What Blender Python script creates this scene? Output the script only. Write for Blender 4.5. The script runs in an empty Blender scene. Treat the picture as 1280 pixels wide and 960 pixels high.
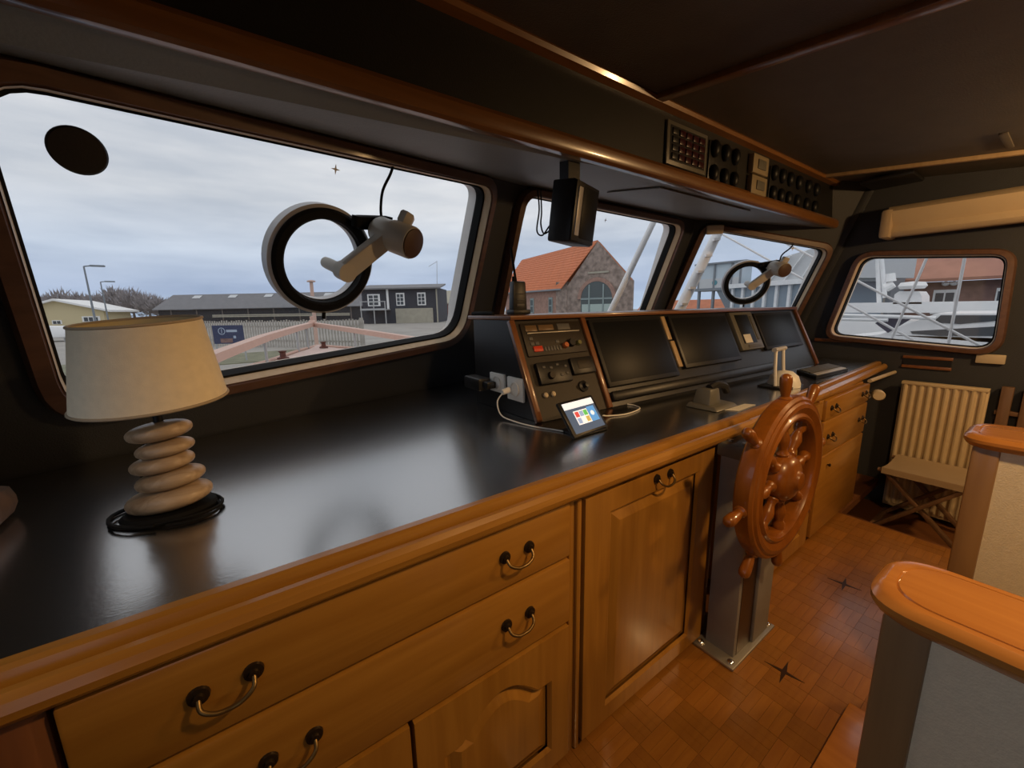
import bpy, bmesh, math, random
from mathutils import Vector, Matrix
random.seed(7)
S = bpy.context.scene
COL = S.collection
R = math.radians
def lin(r, g, b):
    f = lambda c: (c/255/12.92) if c/255 <= .04045 else ((c/255+.055)/1.055)**2.4
    return (f(r), f(g), f(b), 1)

# ------------------------------------------------------------------ camera
cam = bpy.data.cameras.new('camera'); cam.sensor_width = 36; cam.sensor_fit = 'HORIZONTAL'
cam.lens = 36*495/1280; cam.clip_start = .02; cam.clip_end = 600
co = bpy.data.objects.new('camera', cam); COL.objects.link(co); S.camera = co
cR, cU, cF = Vector((0.8149,-0.5793,-0.0194)), Vector((0.1241,0.1417,0.9821)), Vector((0.5662,0.8027,-0.1874))
m = Matrix((cR, cU, -cF)).transposed().to_4x4(); m.translation = (0, 0, 1.30)
co.matrix_world = m

# ------------------------------------------------------------------ sky
W = bpy.data.worlds.new('overcast_sky'); S.world = W; W.use_nodes = True
nt = W.node_tree; N = nt.nodes; L = nt.links; N.clear()
out = N.new('ShaderNodeOutputWorld'); bg = N.new('ShaderNodeBackground')
tc = N.new('ShaderNodeTexCoord'); sep = N.new('ShaderNodeSeparateXYZ')
L.new(tc.outputs['Generated'], sep.inputs[0])
rp = N.new('ShaderNodeValToRGB'); L.new(sep.outputs['Z'], rp.inputs[0])
e = rp.color_ramp.elements
e[0].position = .0; e[0].color = lin(168, 188, 212)
e[1].position = 1; e[1].color = lin(226, 228, 232)
for p, c in ((.05, (172, 188, 214)), (.12, (190, 203, 221)), (.22, (208, 213, 220)), (.4, (215, 218, 223))):
    k = e.new(p); k.color = lin(*c)
mp = N.new('ShaderNodeMapping'); mp.inputs['Scale'].default_value = (1.5, 1.5, 8)
L.new(tc.outputs['Generated'], mp.inputs[0])
nz = N.new('ShaderNodeTexNoise'); nz.inputs['Scale'].default_value = 1.7; nz.inputs['Detail'].default_value = 6
nz.inputs['Roughness'].default_value = .55; L.new(mp.outputs[0], nz.inputs[0])
r2 = N.new('ShaderNodeValToRGB'); L.new(nz.outputs[0], r2.inputs[0])
r2.color_ramp.elements[0].position = .32; r2.color_ramp.elements[0].color = (.74, .77, .81, 1)
r2.color_ramp.elements[1].position = .68; r2.color_ramp.elements[1].color = (1.13, 1.10, 1.06, 1)
mx = N.new('ShaderNodeMix'); mx.data_type = 'RGBA'; mx.blend_type = 'MULTIPLY'; mx.inputs[0].default_value = 1
L.new(rp.outputs[0], mx.inputs[6]); L.new(r2.outputs[0], mx.inputs[7])
L.new(mx.outputs[2], bg.inputs[0]); bg.inputs[1].default_value = 1.15
L.new(bg.outputs[0], out.inputs[0])

# ------------------------------------------------------------------ exposure
S.view_settings.view_transform = 'Standard'; S.view_settings.look = 'None'
S.view_settings.exposure = 0.0; S.view_settings.gamma = 1; S.view_settings.use_curve_mapping = False

# ------------------------------------------------------------------ warm cabin lamps
def lamp(name, loc, power, col, size, spot=None, aim=(0, 0, -1)):
    d = bpy.data.lights.new(name, 'SPOT' if spot else 'POINT'); d.energy = power; d.color = col; d.shadow_soft_size = size
    if spot: d.spot_size = R(spot); d.spot_blend = .35
    o = bpy.data.objects.new(name, d); COL.objects.link(o); o.location = loc
    o.rotation_euler = Vector(aim).to_track_quat('-Z', 'Y').to_euler()
WARM = (1, .60, .26)
lamp('ceiling_light', (1.0, -.30, 1.95), 52, WARM, .05, 158)
lamp('ceiling_light', (2.85, -.60, 1.80), 50, WARM, .05)

# ------------------------------------------------------------------ materials
def mat(name, col, rough=.5, metal=0, spec=.5, ior=1.45, bump=0, bscale=60, var=0, vscale=8, emis=None, estr=0, coat=0, stretch=None, sheen=0):
    m = bpy.data.materials.new(name); m.use_nodes = True
    n = m.node_tree.nodes; l = m.node_tree.links; b = n['Principled BSDF']
    b.inputs['Base Color'].default_value = col; b.inputs['Roughness'].default_value = rough
    b.inputs['Metallic'].default_value = metal; b.inputs['Specular IOR Level'].default_value = spec
    b.inputs['IOR'].default_value = ior; b.inputs['Coat Weight'].default_value = coat; b.inputs['Coat IOR'].default_value = 2.3 if 'worktop' in name else 1.5; b.inputs['Coat Roughness'].default_value = .19 if 'worktop' in name else .08
    if emis: b.inputs['Emission Color'].default_value = emis; b.inputs['Emission Strength'].default_value = estr
    t = n.new('ShaderNodeTexCoord'); mp = n.new('ShaderNodeMapping'); l.new(t.outputs['Object'], mp.inputs[0])
    if stretch: mp.inputs['Scale'].default_value = stretch
    nz = n.new('ShaderNodeTexNoise'); nz.inputs['Scale'].default_value = vscale; nz.inputs['Detail'].default_value = 4
    l.new(mp.outputs[0], nz.inputs[0])
    v = max(var, .03)
    rp = n.new('ShaderNodeValToRGB'); l.new(nz.outputs[0], rp.inputs[0])
    a = rp.color_ramp.elements
    a[0].position = .3; a[0].color = tuple(c*(1-v) for c in col[:3])+(1,)
    a[1].position = .7; a[1].color = tuple(min(1, c*(1+v)) for c in col[:3])+(1,)
    l.new(rp.outputs[0], b.inputs['Base Color'])
    if bump:
        n2 = n.new('ShaderNodeTexNoise'); n2.inputs['Scale'].default_value = bscale; n2.inputs['Detail'].default_value = 3
        l.new(mp.outputs[0], n2.inputs[0])
        bp = n.new('ShaderNodeBump'); bp.inputs['Strength'].default_value = bump; bp.inputs['Distance'].default_value = .01
        l.new(n2.outputs[0], bp.inputs['Height']); l.new(bp.outputs[0], b.inputs['Normal'])
    return m
def wood(name, c1, c2, axis=0, rough=.3, coat=.3, scale=1.0):
    m = bpy.data.materials.new(name); m.use_nodes = True
    n = m.node_tree.nodes; l = m.node_tree.links; b = n['Principled BSDF']
    t = n.new('ShaderNodeTexCoord'); mp = n.new('ShaderNodeMapping'); l.new(t.outputs['Object'], mp.inputs[0])
    s = [22*scale]*3; s[axis] = 1.6*scale; mp.inputs['Scale'].default_value = s
    nz = n.new('ShaderNodeTexNoise'); nz.inputs['Scale'].default_value = 1.5; nz.inputs['Detail'].default_value = 6
    nz.inputs['Distortion'].default_value = .6; l.new(mp.outputs[0], nz.inputs[0])
    rp = n.new('ShaderNodeValToRGB'); l.new(nz.outputs[0], rp.inputs[0])
    a = rp.color_ramp.elements; a[0].position = .3; a[0].color = c1; a[1].position = .7; a[1].color = c2
    l.new(rp.outputs[0], b.inputs['Base Color'])
    b.inputs['Roughness'].default_value = rough; b.inputs['Coat Weight'].default_value = coat; b.inputs['Coat Roughness'].default_value = .03 if 'mahog' in name else .12
    bp = n.new('ShaderNodeBump'); bp.inputs['Strength'].default_value = .06; bp.inputs['Distance'].default_value = .004
    l.new(nz.outputs[0], bp.inputs['Height']); l.new(bp.outputs[0], b.inputs['Normal'])
    return m
def glass(name, tint=(1, 1, 1, 1), dust=.03):
    m = bpy.data.materials.new(name); m.use_nodes = True
    n = m.node_tree.nodes; l = m.node_tree.links; n.clear()
    o = n.new('ShaderNodeOutputMaterial'); t = n.new('ShaderNodeBsdfTransparent'); g = n.new('ShaderNodeBsdfDiffuse')
    t.inputs[0].default_value = tint; g.inputs[0].default_value = (.8, .8, .8, 1)
    x = n.new('ShaderNodeMixShader'); x.inputs[0].default_value = dust  # diffuse share is a thin dust film on the pane
    l.new(t.outputs[0], x.inputs[1]); l.new(g.outputs[0], x.inputs[2]); l.new(x.outputs[0], o.inputs[0])
    return m
PINE1, PINE2 = (.33, .145, .020, 1), (.44, .212, .034, 1)
M = dict(
 pine=wood('varnished_pine', PINE1, PINE2, 0, .32, .4), pine_v=wood('varnished_pine_upright', PINE1, PINE2, 2, .32, .4),
 pine_y=wood('varnished_pine_deep', (.40, .155, .032, 1), (.52, .22, .05, 1), 1, .25, .5),
 teak=wood('brown_teak', (.16, .06, .022, 1), (.24, .095, .035, 1), 0, .35, .3),
 teak_v=wood('brown_teak_upright', (.16, .06, .022, 1), (.24, .095, .035, 1), 2, .35, .3),
 post=wood('oak_post', (.22, .12, .05, 1), (.30, .17, .07, 1), 2, .45, .2),
 frame=wood('window_frame_wood', (.095, .046, .028, 1), (.14, .070, .042, 1), 0, .45, .1),
 frame_in=wood('daylit_frame_edge', (.58, .42, .24, 1), (.68, .51, .31, 1), 2, .5, .0),  # inner edge paler than the frame, daylight put into its colour
 mahog=wood('glossy_mahogany', (.19, .056, .004, 1), (.29, .092, .008, 1), 2, .34, .45),
 fascia=wood('varnished_fascia_rail', (.15, .06, .014, 1), (.21, .088, .022, 1), 0, .28, .5),
 dark=mat('charcoal_wall_paint', (.036, .039, .046, 1), .6, bump=.25, bscale=250),
 ceil=mat('charcoal_ceiling_vinyl', (.10, .088, .074, 1), .55, bump=.2, bscale=180, var=.1),
 soffit=mat('grey_soffit_paint', (.245, .265, .27, 1), .5, bump=.1, bscale=120),
 fasc=mat('black_fascia_panel', (.010, .009, .008, 1), .5, bump=.1, bscale=200),
 worktop=mat('black_worktop_vinyl', (.012, .012, .013, 1), .23, spec=.75, ior=2.8, coat=1, bump=.06, bscale=90, var=.3, vscale=14, stretch=(1, 3, 1)),
 black=mat('black_plastic', (.012, .012, .013, 1), .4, bump=.05, bscale=200),
 black_gloss=mat('matt_black_screen', (.007, .008, .010, 1), .42, spec=.22),
 rubber=mat('black_rubber', (.010, .010, .010, 1), .7, spec=.15),
 consol=mat('black_console_laminate', (.014, .014, .015, 1), .38, bump=.06, bscale=200),
 brownpanel=mat('dark_brown_instrument_panel', (.020, .014, .009, 1), .5, bump=.1, bscale=200),
 white=mat('white_plastic', (.86, .85, .80, 1), .4), dimcream=mat('dimmed_cream_plastic', (.26, .21, .13, 1), .5), cream=mat('cream_plastic', (.55, .46, .32, 1), .45),  # switch box cream darkened, the fascia's dimness put into its colour
 whitepaint=mat('white_outside_paint', (.88, .88, .86, 1), .5, var=.05),
 shade=mat('lampshade_linen', (.84, .74, .56, 1), .8, bump=.12, bscale=500, var=.04, vscale=60),
 shade_in=mat('lampshade_lining', (.62, .52, .30, 1), .8),
 piping=mat('lampshade_piping', (.42, .34, .24, 1), .8),
 stone=wood('grained_stone_wood', (.27, .18, .105, 1), (.54, .41, .28, 1), 0, .45, .1, 1.6),
 steel=mat('chrome', (.8, .8, .8, 1), .12, 1), brushed=mat('dull_steel', (.42, .40, .36, 1), .42, .8),
 brass=mat('dark_bronze', (.05, .035, .02, 1), .35, .7), brass2=mat('aged_brass_bail', (.20, .13, .05, 1), .35, .8),
 greypaint=mat('grey_pedestal_paint', (.26, .25, .235, 1), .5, bump=.1, bscale=80, var=.08),
 ppanel=mat('cream_wall_vinyl', (.74, .66, .50, 1), .7, bump=.25, bscale=300, var=.04, vscale=90),
 pgrey=mat('grey_wall_vinyl', (.76, .67, .50, 1), .7, bump=.25, bscale=300, var=.04, vscale=90),
 radiator=mat('cream_radiator_enamel', (.62, .50, .32, 1), .45, var=.05),
 canvas=mat('beige_canvas', (.42, .32, .21, 1), .85, bump=.3, bscale=400),
 chairwood=wood('chair_wood', (.13, .07, .035, 1), (.20, .11, .06, 1), 2, .5, .1),
 blind=mat('cream_blind_cloth', (.55, .43, .28, 1), .8, bump=.2, bscale=300),
 screwgrey=mat('warm_grey_motor_paint', (.58, .54, .46, 1), .35, .0, var=.06), brownc=mat('brown_cap', (.10, .055, .035, 1), .5),
 rim=mat('grey_ring_metal', (.55, .55, .56, 1), .4, .2), glass=glass('window_glass'), clear=glass('spinning_clear_glass', (1, 1, 1, 1), .004),
 red=mat('red_button', (.6, .05, .02, 1), .4), orange=mat('orange_knob', (.45, .13, .04, 1), .4), lcd=mat('amber_display', (.16, .10, .05, 1), .3),
 greybtn=mat('grey_button', (.10, .10, .10, 1), .5), olive=mat('olive_knob', (.16, .16, .06, 1), .4),
 greyinst=mat('grey_instrument_case', (.13, .125, .105, 1), .4), redled=mat('dark_red_lamp_lens', (.035, .004, .008, 1), .3),
 goldtrim=wood('pale_wood_strip', (.42, .29, .15, 1), (.52, .37, .21, 1), 2, .5, .1),
 screen_w=mat('lit_white_bar', (.8, .8, .8, 1), .3, emis=(.9, .93, .95, 1), estr=.75),
 screen_d=mat('lit_slate_screen', (.05, .06, .08, 1), .15, emis=(.10, .13, .18, 1), estr=.8),
 i_red=mat('icon_red', (.5, .05, .05, 1), .3, emis=(.75, .10, .08, 1), estr=.7), i_blue=mat('icon_blue', (.1, .3, .6, 1), .3, emis=(.12, .36, .75, 1), estr=.7),
 i_green=mat('icon_green', (.1, .5, .1, 1), .3, emis=(.15, .55, .12, 1), estr=.7), i_gold=mat('icon_gold', (.5, .4, .1, 1), .3, emis=(.62, .45, .12, 1), estr=.7),
 i_grey=mat('icon_grey_blue', (.3, .4, .6, 1), .3, emis=(.3, .42, .65, 1), estr=.7),
 paper=mat('white_paper', (.75, .73, .68, 1), .7), maroon=mat('maroon_cover', (.10, .025, .018, 1), .5),
 floor=mat('floor_joint', (.16, .06, .018, 1), .6),
 inlay=mat('dark_inlay', (.03, .012, .006, 1), .35),
 # outside
 ground=mat('quay_gravel', (.34, .32, .29, 1), .9, bump=.3, bscale=3, var=.15, vscale=.4), grass=mat('rough_grass', (.20, .20, .13, 1), .9, var=.25, vscale=2),
 rail=mat('salmon_painted_rail', (.62, .41, .33, 1), .55, var=.05), deck=mat('pale_pink_deck', (.64, .48, .42, 1), .7, var=.12, vscale=5),
 galv=mat('galvanised_steel', (.45, .46, .46, 1), .5, .3), picket=mat('weathered_picket', (.40, .37, .33, 1), .85, var=.2, vscale=3),
 banner=mat('navy_banner', (.035, .05, .12, 1), .6), bannertxt=mat('pale_banner_print', (.42, .50, .62, 1), .7), bannerpic=mat('dusky_banner_photo', (.22, .13, .12, 1), .7, var=.4, vscale=6),
 roofgrey=mat('grey_corrugated_roof', (.19, .19, .20, 1), .7, var=.08, vscale=1.2), shedwall=mat('black_shed_boards', (.035, .037, .045, 1), .8),
 tarred=mat('tarred_black_boards', (.045, .05, .065, 1), .8, var=.15, vscale=2), pale=mat('pale_planks', (.42, .39, .31, 1), .8, var=.1, vscale=2),
 yellow=mat('yellow_render', (.66, .56, .34, 1), .8), trunk=mat('bare_bark', (.17, .15, .14, 1), .9), twig=mat('bare_twigs', (.33, .30, .30, 1), .9, var=.2, vscale=1),
 tile=mat('orange_roof_tile', (.60, .185, .08, 1), .75, var=.12, vscale=3), brownwall=mat('red_painted_wall', (.20, .075, .065, 1), .8),
 brick=mat('brown_pink_brick', (.36, .22, .175, 1), .85, bump=.3, bscale=6, var=.22, vscale=4), stonew=mat('mottled_stone_gable', (.30, .235, .20, 1), .9, bump=.4, bscale=5, var=.45, vscale=2.2),
 tealglass=mat('grey_green_window', (.08, .105, .11, 1), .25), glasshut=mat('pale_sky_glazing', (.55, .64, .70, 1), .3), greenp=mat('pale_green_panel', (.42, .52, .49, 1), .6), frameg=mat('grey_green_frame', (.26, .33, .33, 1), .6),
 pole=mat('white_spar_paint', (.84, .85, .85, 1), .5, var=.06, vscale=5), boat=mat('white_gelcoat', (.90, .90, .89, 1), .3), boatglass=mat('tinted_boat_window', (.07, .08, .09, 1), .2),
 canopy=mat('navy_canopy', (.05, .06, .10, 1), .8), glassb=mat('blue_grey_glazing', (.25, .32, .38, 1), .2), gsteel=mat('grey_steelwork', (.22, .25, .28, 1), .6),
 tealemb=mat('teal_emblem', (.10, .30, .36, 1), .6), terr=mat('terracotta_roof', (.48, .17, .09, 1), .8, var=.15, vscale=1), fadedroof=mat('faded_red_roof', (.42, .20, .14, 1), .8, var=.1, vscale=1.5),
 wbrick=mat('warehouse_brick', (.24, .14, .12, 1), .85, var=.2, vscale=3), water=mat('harbour_water', (.09, .11, .12, 1), .12, bump=.3, bscale=2),
 roofw=mat('pale_roof_sheet', (.60, .62, .63, 1), .6))
def parquet(i):
    k = .85+.3*random.random(); a = random.random()*.25
    return wood('parquet_oak_%s' % 'abcdef'[i], (.26*k, (.098+.03*a)*k, .014*k, 1), (.35*k, (.145+.03*a)*k, .022*k, 1), 0, .33, .45, 1.3)
PAR = [parquet(i) for i in range(6)]

# ------------------------------------------------------------------ mesh builder
class MB:
    def __init__(s): s.b = bmesh.new()
    def face(s, pts):
        try: return s.b.faces.new([s.b.verts.new(p) for p in pts])
        except ValueError: pass
    def hexa(s, p, bev=0, seg=2):
        v = [s.b.verts.new(q) for q in p]
        fs = [s.b.faces.new([v[i] for i in q]) for q in ((3,2,1,0),(4,5,6,7),(0,1,5,4),(1,2,6,5),(2,3,7,6),(3,0,4,7))]
        if bev:
            ed = list({e for f in fs for e in f.edges})
            bmesh.ops.bevel(s.b, geom=ed, offset=bev, segments=seg, affect='EDGES', profile=.5, clamp_overlap=True)
        return s
    def box(s, lo, hi, bev=0, seg=2):
        (a,b,c),(d,e,f) = lo, hi
        return s.hexa([(a,b,c),(d,b,c),(d,e,c),(a,e,c),(a,b,f),(d,b,f),(d,e,f),(a,e,f)], bev, seg)
    def fbox(s, fr, lo, hi, bev=0, seg=2):
        (a,b,c),(d,e,f) = lo, hi
        return s.hexa([fr(*q) for q in ((a,b,c),(d,b,c),(d,e,c),(a,e,c),(a,b,f),(d,b,f),(d,e,f),(a,e,f))], bev, seg)
    def beam(s, p, q, w, h, up=(0,0,1), bev=0):
        p, q = Vector(p), Vector(q); d = (q-p).normalized(); up = Vector(up)
        if abs(d.dot(up)) > .98: up = Vector((0,1,0))
        x = d.cross(up).normalized()*w/2; y = x.cross(d).normalized()*h/2
        return s.hexa([p-x-y,p+x-y,p+x+y,p-x+y,q-x-y,q+x-y,q+x+y,q-x+y], bev)
    def rings(s, loops, caps=True, closed=False):
        vs = [[s.b.verts.new(p) for p in l] for l in loops]; n = len(vs[0])
        rng = range(len(vs) if closed else len(vs)-1)
        for i in rng:
            A, B = vs[i], vs[(i+1) % len(vs)]
            for k in range(n):
                try: s.b.faces.new([A[k], A[(k+1)%n], B[(k+1)%n], B[k]])
                except ValueError: pass
        if caps and not closed:
            for l in (vs[0][::-1], vs[-1]):
                try: s.b.faces.new(l)
                except ValueError: pass
        return s
    def lathe(s, prof, o, axis=(0,0,1), n=24, closed=False, caps=True, sx=1, sy=1):
        a = Vector(axis).normalized(); t = Vector((1,0,0)) if abs(a.x) < .9 else Vector((0,1,0))
        x = (t - a*a.dot(t)).normalized(); y = a.cross(x); o = Vector(o)
        return s.rings([[o+a*h+(x*math.cos(2*math.pi*k/n)*sx+y*math.sin(2*math.pi*k/n)*sy)*max(r,1e-4) for k in range(n)] for r, h in prof], caps, closed)
    def cyl(s, p, q, r0, r1=None, n=14):
        p, q = Vector(p), Vector(q); d = q-p
        return s.lathe([(r0, 0), (r1 if r1 is not None else r0, d.length)], p, d, n)
    def tube(s, pts, r, n=8, smooth=6):
        P = [Vector(p) for p in pts]
        if smooth and len(P) > 2:
            Q = []
            for i in range(len(P)-1):
                a, b, c, d = P[max(i-1,0)], P[i], P[i+1], P[min(i+2,len(P)-1)]
                for k in range(smooth):
                    t = k/smooth
                    Q.append(.5*((2*b)+(c-a)*t+(2*a-5*b+4*c-d)*t*t+(3*b-a-3*c+d)*t**3))
            P = Q+[P[-1]]
        loops = []; x = None
        for i, p in enumerate(P):
            d = (P[min(i+1,len(P)-1)]-P[max(i-1,0)]).normalized()
            if x is None: x = d.orthogonal().normalized()
            x = (x-d*x.dot(d)).normalized(); y = d.cross(x)
            loops.append([p+(x*math.cos(2*math.pi*k/n)+y*math.sin(2*math.pi*k/n))*r for k in range(n)])
        return s.rings(loops)
    def ell(s, c, rad, rot=None, n=28, mrow=14, pw=1.0):
        c = Vector(c); rot = rot or Matrix.Identity(3); loops = []
        for i in range(mrow+1):
            t = -math.pi/2+math.pi*i/mrow
            cz = math.copysign(abs(math.sin(t))**pw, math.sin(t)); cr = max(abs(math.cos(t))**pw, 1e-3)
            loops.append([c+rot@Vector((rad[0]*cr*math.cos(2*math.pi*k/n), rad[1]*cr*math.sin(2*math.pi*k/n), rad[2]*cz)) for k in range(n)])
        return s.rings(loops)
    def extr(s, pts, vec):
        v = Vector(vec); A = [Vector(p) for p in pts]
        return s.rings([A, [p+v for p in A]])
    def holed(s, outer, loop, fn, c0, c1, n):
        # outer: 4 local corners; loop: 4*n local points; panel of two skins with jamb
        for c, flip in ((c0, 0), (c1, 1)):
            O = [s.b.verts.new(fn(a, b, c)) for a, b in outer]; I = [s.b.verts.new(fn(a, b, c)) for a, b in loop]
            for i in range(4):
                for k in range(n-1): s.b.faces.new([O[i], I[i*n+k], I[i*n+k+1]][::-1 if flip else 1])
                s.b.faces.new([O[i], I[i*n+n-1], I[((i+1)%4)*n], O[(i+1)%4]][::-1 if flip else 1])
        s.rings([[fn(a, b, c0) for a, b in loop], [fn(a, b, c1) for a, b in loop]], caps=False)
        s.rings([[fn(a, b, c0) for a, b in outer], [fn(a, b, c1) for a, b in outer]], caps=False)
        return s
    def band(s, la, lb, fn, prof):
        # closed band between loop la and lb; prof: list of (t, c) cross-section points
        s.rings([[fn(a[0]+(b[0]-a[0])*t, a[1]+(b[1]-a[1])*t, c) for a, b in zip(la, lb)] for t, c in prof], caps=False, closed=True)
        return s
def build(name, mb, m, parent=None, ang=35, stuff=False):
    b = mb.b
    bmesh.ops.recalc_face_normals(b, faces=b.faces[:])
    for f in b.faces: f.smooth = True
    for e in b.edges:
        if len(e.link_faces) != 2 or e.calc_face_angle(0) > R(ang): e.smooth = False
    vs = [v.co.copy() for v in b.verts]
    lo = Vector((min(v.x for v in vs), min(v.y for v in vs), min(v.z for v in vs))); hi = Vector((max(v.x for v in vs), max(v.y for v in vs), max(v.z for v in vs)))
    c = (lo+hi)/2
    for v in b.verts: v.co -= c
    me = bpy.data.meshes.new(name); b.to_mesh(me); b.free(); me.materials.append(M[m] if isinstance(m, str) else m)
    o = bpy.data.objects.new(name, me); COL.objects.link(o)
    if parent is not None:
        o.parent = parent; o.location = c-WL[parent.name]
    else: o.location = c
    WL[o.name] = c
    if stuff: o['kind'] = 'stuff'
    return o
WL = {}
def thing(name, label, cat, loc, group=None):
    o = bpy.data.objects.new(name, None); o.empty_display_size = .1; COL.objects.link(o); o.location = loc; WL[o.name] = Vector(loc)
    tag(o, label, cat, group); return o
def tag(o, label, cat, group=None):
    o['label'] = label; o['category'] = cat
    if group: o['group'] = group
    return o
def struct(name, mb, m, parent=None, **k):
    o = build(name, mb, m, parent, **k)
    if parent is None: o['kind'] = 'structure'
    return o
def group_struct(name, loc):
    o = bpy.data.objects.new(name, None); COL.objects.link(o); o.location = loc; WL[o.name] = Vector(loc); o['kind'] = 'structure'; return o
def copy_tree(o, delta, parent=None):
    c = o.copy(); COL.objects.link(c)
    if parent is not None: c.parent = parent
    else: c.location = o.location+Vector(delta)
    WL[c.name] = WL[o.name]+Vector(delta)
    for k in [x for x in bpy.data.objects if x.parent == o]: copy_tree(k, delta, c)
    return c
class Fr:
    def __init__(s, o, u, v, w): s.o, s.u, s.v, s.w = Vector(o), Vector(u), Vector(v), Vector(w)
    def __call__(s, a, b, c=0): return s.o+s.u*a+s.v*b+s.w*c
def offq(q, d):
    n = len(q); out = []
    A = sum(q[i][0]*q[(i+1)%n][1]-q[(i+1)%n][0]*q[i][1] for i in range(n)); sg = 1 if A > 0 else -1
    L_ = []
    for i in range(n):
        (x0,y0),(x1,y1) = q[i], q[(i+1)%n]; l = math.hypot(x1-x0, y1-y0); nx, ny = sg*(y1-y0)/l, -sg*(x1-x0)/l
        L_.append((x0+nx*d, y0+ny*d, x1-x0, y1-y0))
    for i in range(n):
        x0,y0,dx,dy = L_[i-1]; x1,y1,ex,ey = L_[i]
        t = ((x1-x0)*ey-(y1-y0)*ex)/(dx*ey-dy*ex); out.append((x0+dx*t, y0+dy*t))
    return out
def rq(q, r, n=7):
    out = []
    for i in range(len(q)):
        p, a, b = Vector(q[i]), Vector(q[i-1]), Vector(q[(i+1)%len(q)])
        rr = r[i] if isinstance(r, (list, tuple)) else r
        s = p+(a-p).normalized()*rr; e = p+(b-p).normalized()*rr
        for k in range(n):
            t = k/(n-1); out.append(tuple((1-t)**2*s+2*t*(1-t)*p+t*t*e))
    return out

# ================================================================== SETTING
F1 = Fr((0.271,1.885,0.868), (0.9563,0.2924,0), (0.0929,-0.3039,0.9482), (0.2772,-0.9067,-0.3178))
F2 = Fr((1.344,1.943,1.639), (1,0,0), (0,-0.3039,0.9527), (0,-0.9527,-0.3039))
F3 = Fr((3.102,1.888,1.812), (0.6656,-0.7463,0), (-0.1682,-0.15,0.9743), (-0.7271,-0.6485,-0.2253))
F4 = Fr((3.85, 0, 1), (0, -1, 0), (0, 0, 1), (-1, 0, 0))
ZL, ZH = -.3, 2.3
B1 = [(-0.812,-1.232),(1.033,-1.232),(1.047,1.51),(-1.079,1.51)]
B2 = [(-0.1997,-2.035),(1.811,-2.035),(1.745,0.6938),(0.0681,0.6938)]
B3 = [(-0.467,-2.167),(0.5762,-2.167),(1.25,0.5014),(0.108,0.5014)]
B4 = [(-3, -1.3), (2.3, -1.3), (2.3, 1.3), (-3, 1.3)]
B4 = [(-1.783,-1.3), (2.3, -1.3), (2.3, 1.3), (-0.8792,1.3)]
W1 = [(-0.7068,0.2025),(0.776,0.3151),(0.7836,1.072),(-0.7537,0.9607)]
W2 = [(0.0347,-0.4542),(1.44,-0.5105),(1.534,0.2624),(0.0777,0.2774)]
W3 = [(-0.1325,-0.6895),(0.8102,-0.6996),(0.9596,-0.1292),(0.1226,0.0648)]
W4 = [(-1.089,0.058),(-0.2819,0.0007),(-0.3002,0.5445),(-0.963,0.6094)]
def window(no, wallname, fr, bound, q, r, fw, trimm='frame', reveal=.10):
    n = 7
    hole = rq(offq(q, .012), r, n); op = rq(q, r, n); out_ = rq(offq(q, fw), [x+fw*.8 for x in r], n); mid = rq(offq(q, .012), [x+.008 for x in r], n)
    w = MB().holed(bound, hole, fr, 0, -.05, n); struct(wallname, w, 'dark')
    g = group_struct('window_%d' % no, fr(*[sum(c[i] for c in q)/4 for i in (0, 1)]))
    build('window_frame', MB().band(mid, out_, fr, [(0, -.004), (0, .040), (.14, .052), (.80, .048), (1, .026), (1, -.004)]), trimm, g)
    build('frame_edge', MB().band(rq(offq(q, .006), r, n), mid, fr, [(0, -.03), (0, .0), (1, .046), (1, -.03)]), 'frame_in', g)
    build('rubber_gasket', MB().band(op, rq(offq(q, .0065), r, n), fr, [(0, -.045), (0, .002), (1, .006), (1, -.045)]), 'rubber', g)
    lo_b = min(b for a, b in op); hi_b = max(b for a, b in op)
    rv = lambda b: -.050-(reveal-.050)*min(1, max(0, (b-lo_b)/(hi_b-lo_b)-.12)/.15)
    ou = rq(offq(q, .011), r, n)
    build('outer_reveal', MB().rings([[fr(a, b, rv(b)) for a, b in op], [fr(a, b, -.046) for a, b in op], [fr(a, b, -.046) for a, b in ou], [fr(a, b, rv(b)) for a, b in ou]], caps=False, closed=True), 'whitepaint', g)
    p = MB(); p.extr([fr(a, b, -.036) for a, b in rq(offq(q, -.0005), r, n)], fr.w*-.005); build('pane', p, 'glass', g)
    return g
window(1, 'wall_port_bow', F1, B1, W1, [.10, .13, .07, .10], .062)
window(2, 'wall_bow', F2, B2, W2, [.10, .10, .08, .08], .055)
window(3, 'wall_starboard_bow', F3, B3, W3, [.08, .08, .05, .05], .06)
window(4, 'wall_starboard', F4, B4, W4, [.07, .09, .06, .07], .05, reveal=.07)
F5 = Fr((-.62, 0, 1), (0, 1, 0), (0, 0, 1), (1, 0, 0))
window(6, 'wall_port_quarter', F5, [(-2.3, -1.3), (.1, -1.3), (.1, 1.3), (-2.3, 1.3)], [(-1.3, -.25), (-.12, -.25), (-.12, .78), (-1.3, .78)], [.09, .07, .07, .06], .05, reveal=.07)
window(5, 'wall_port', F5, [(.1, -1.3), (2.3, -1.3), (2.3, 1.3), (.1, 1.3)], [(.28, 0), (1.09, .06), (.96, .61), (.30, .545)], [.09, .07, .07, .06], .05, reveal=.07)
struct('wall_aft', MB().box((-.67, -2.35, -.3), (3.9, -2.3, 2.3)), 'dark')
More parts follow.
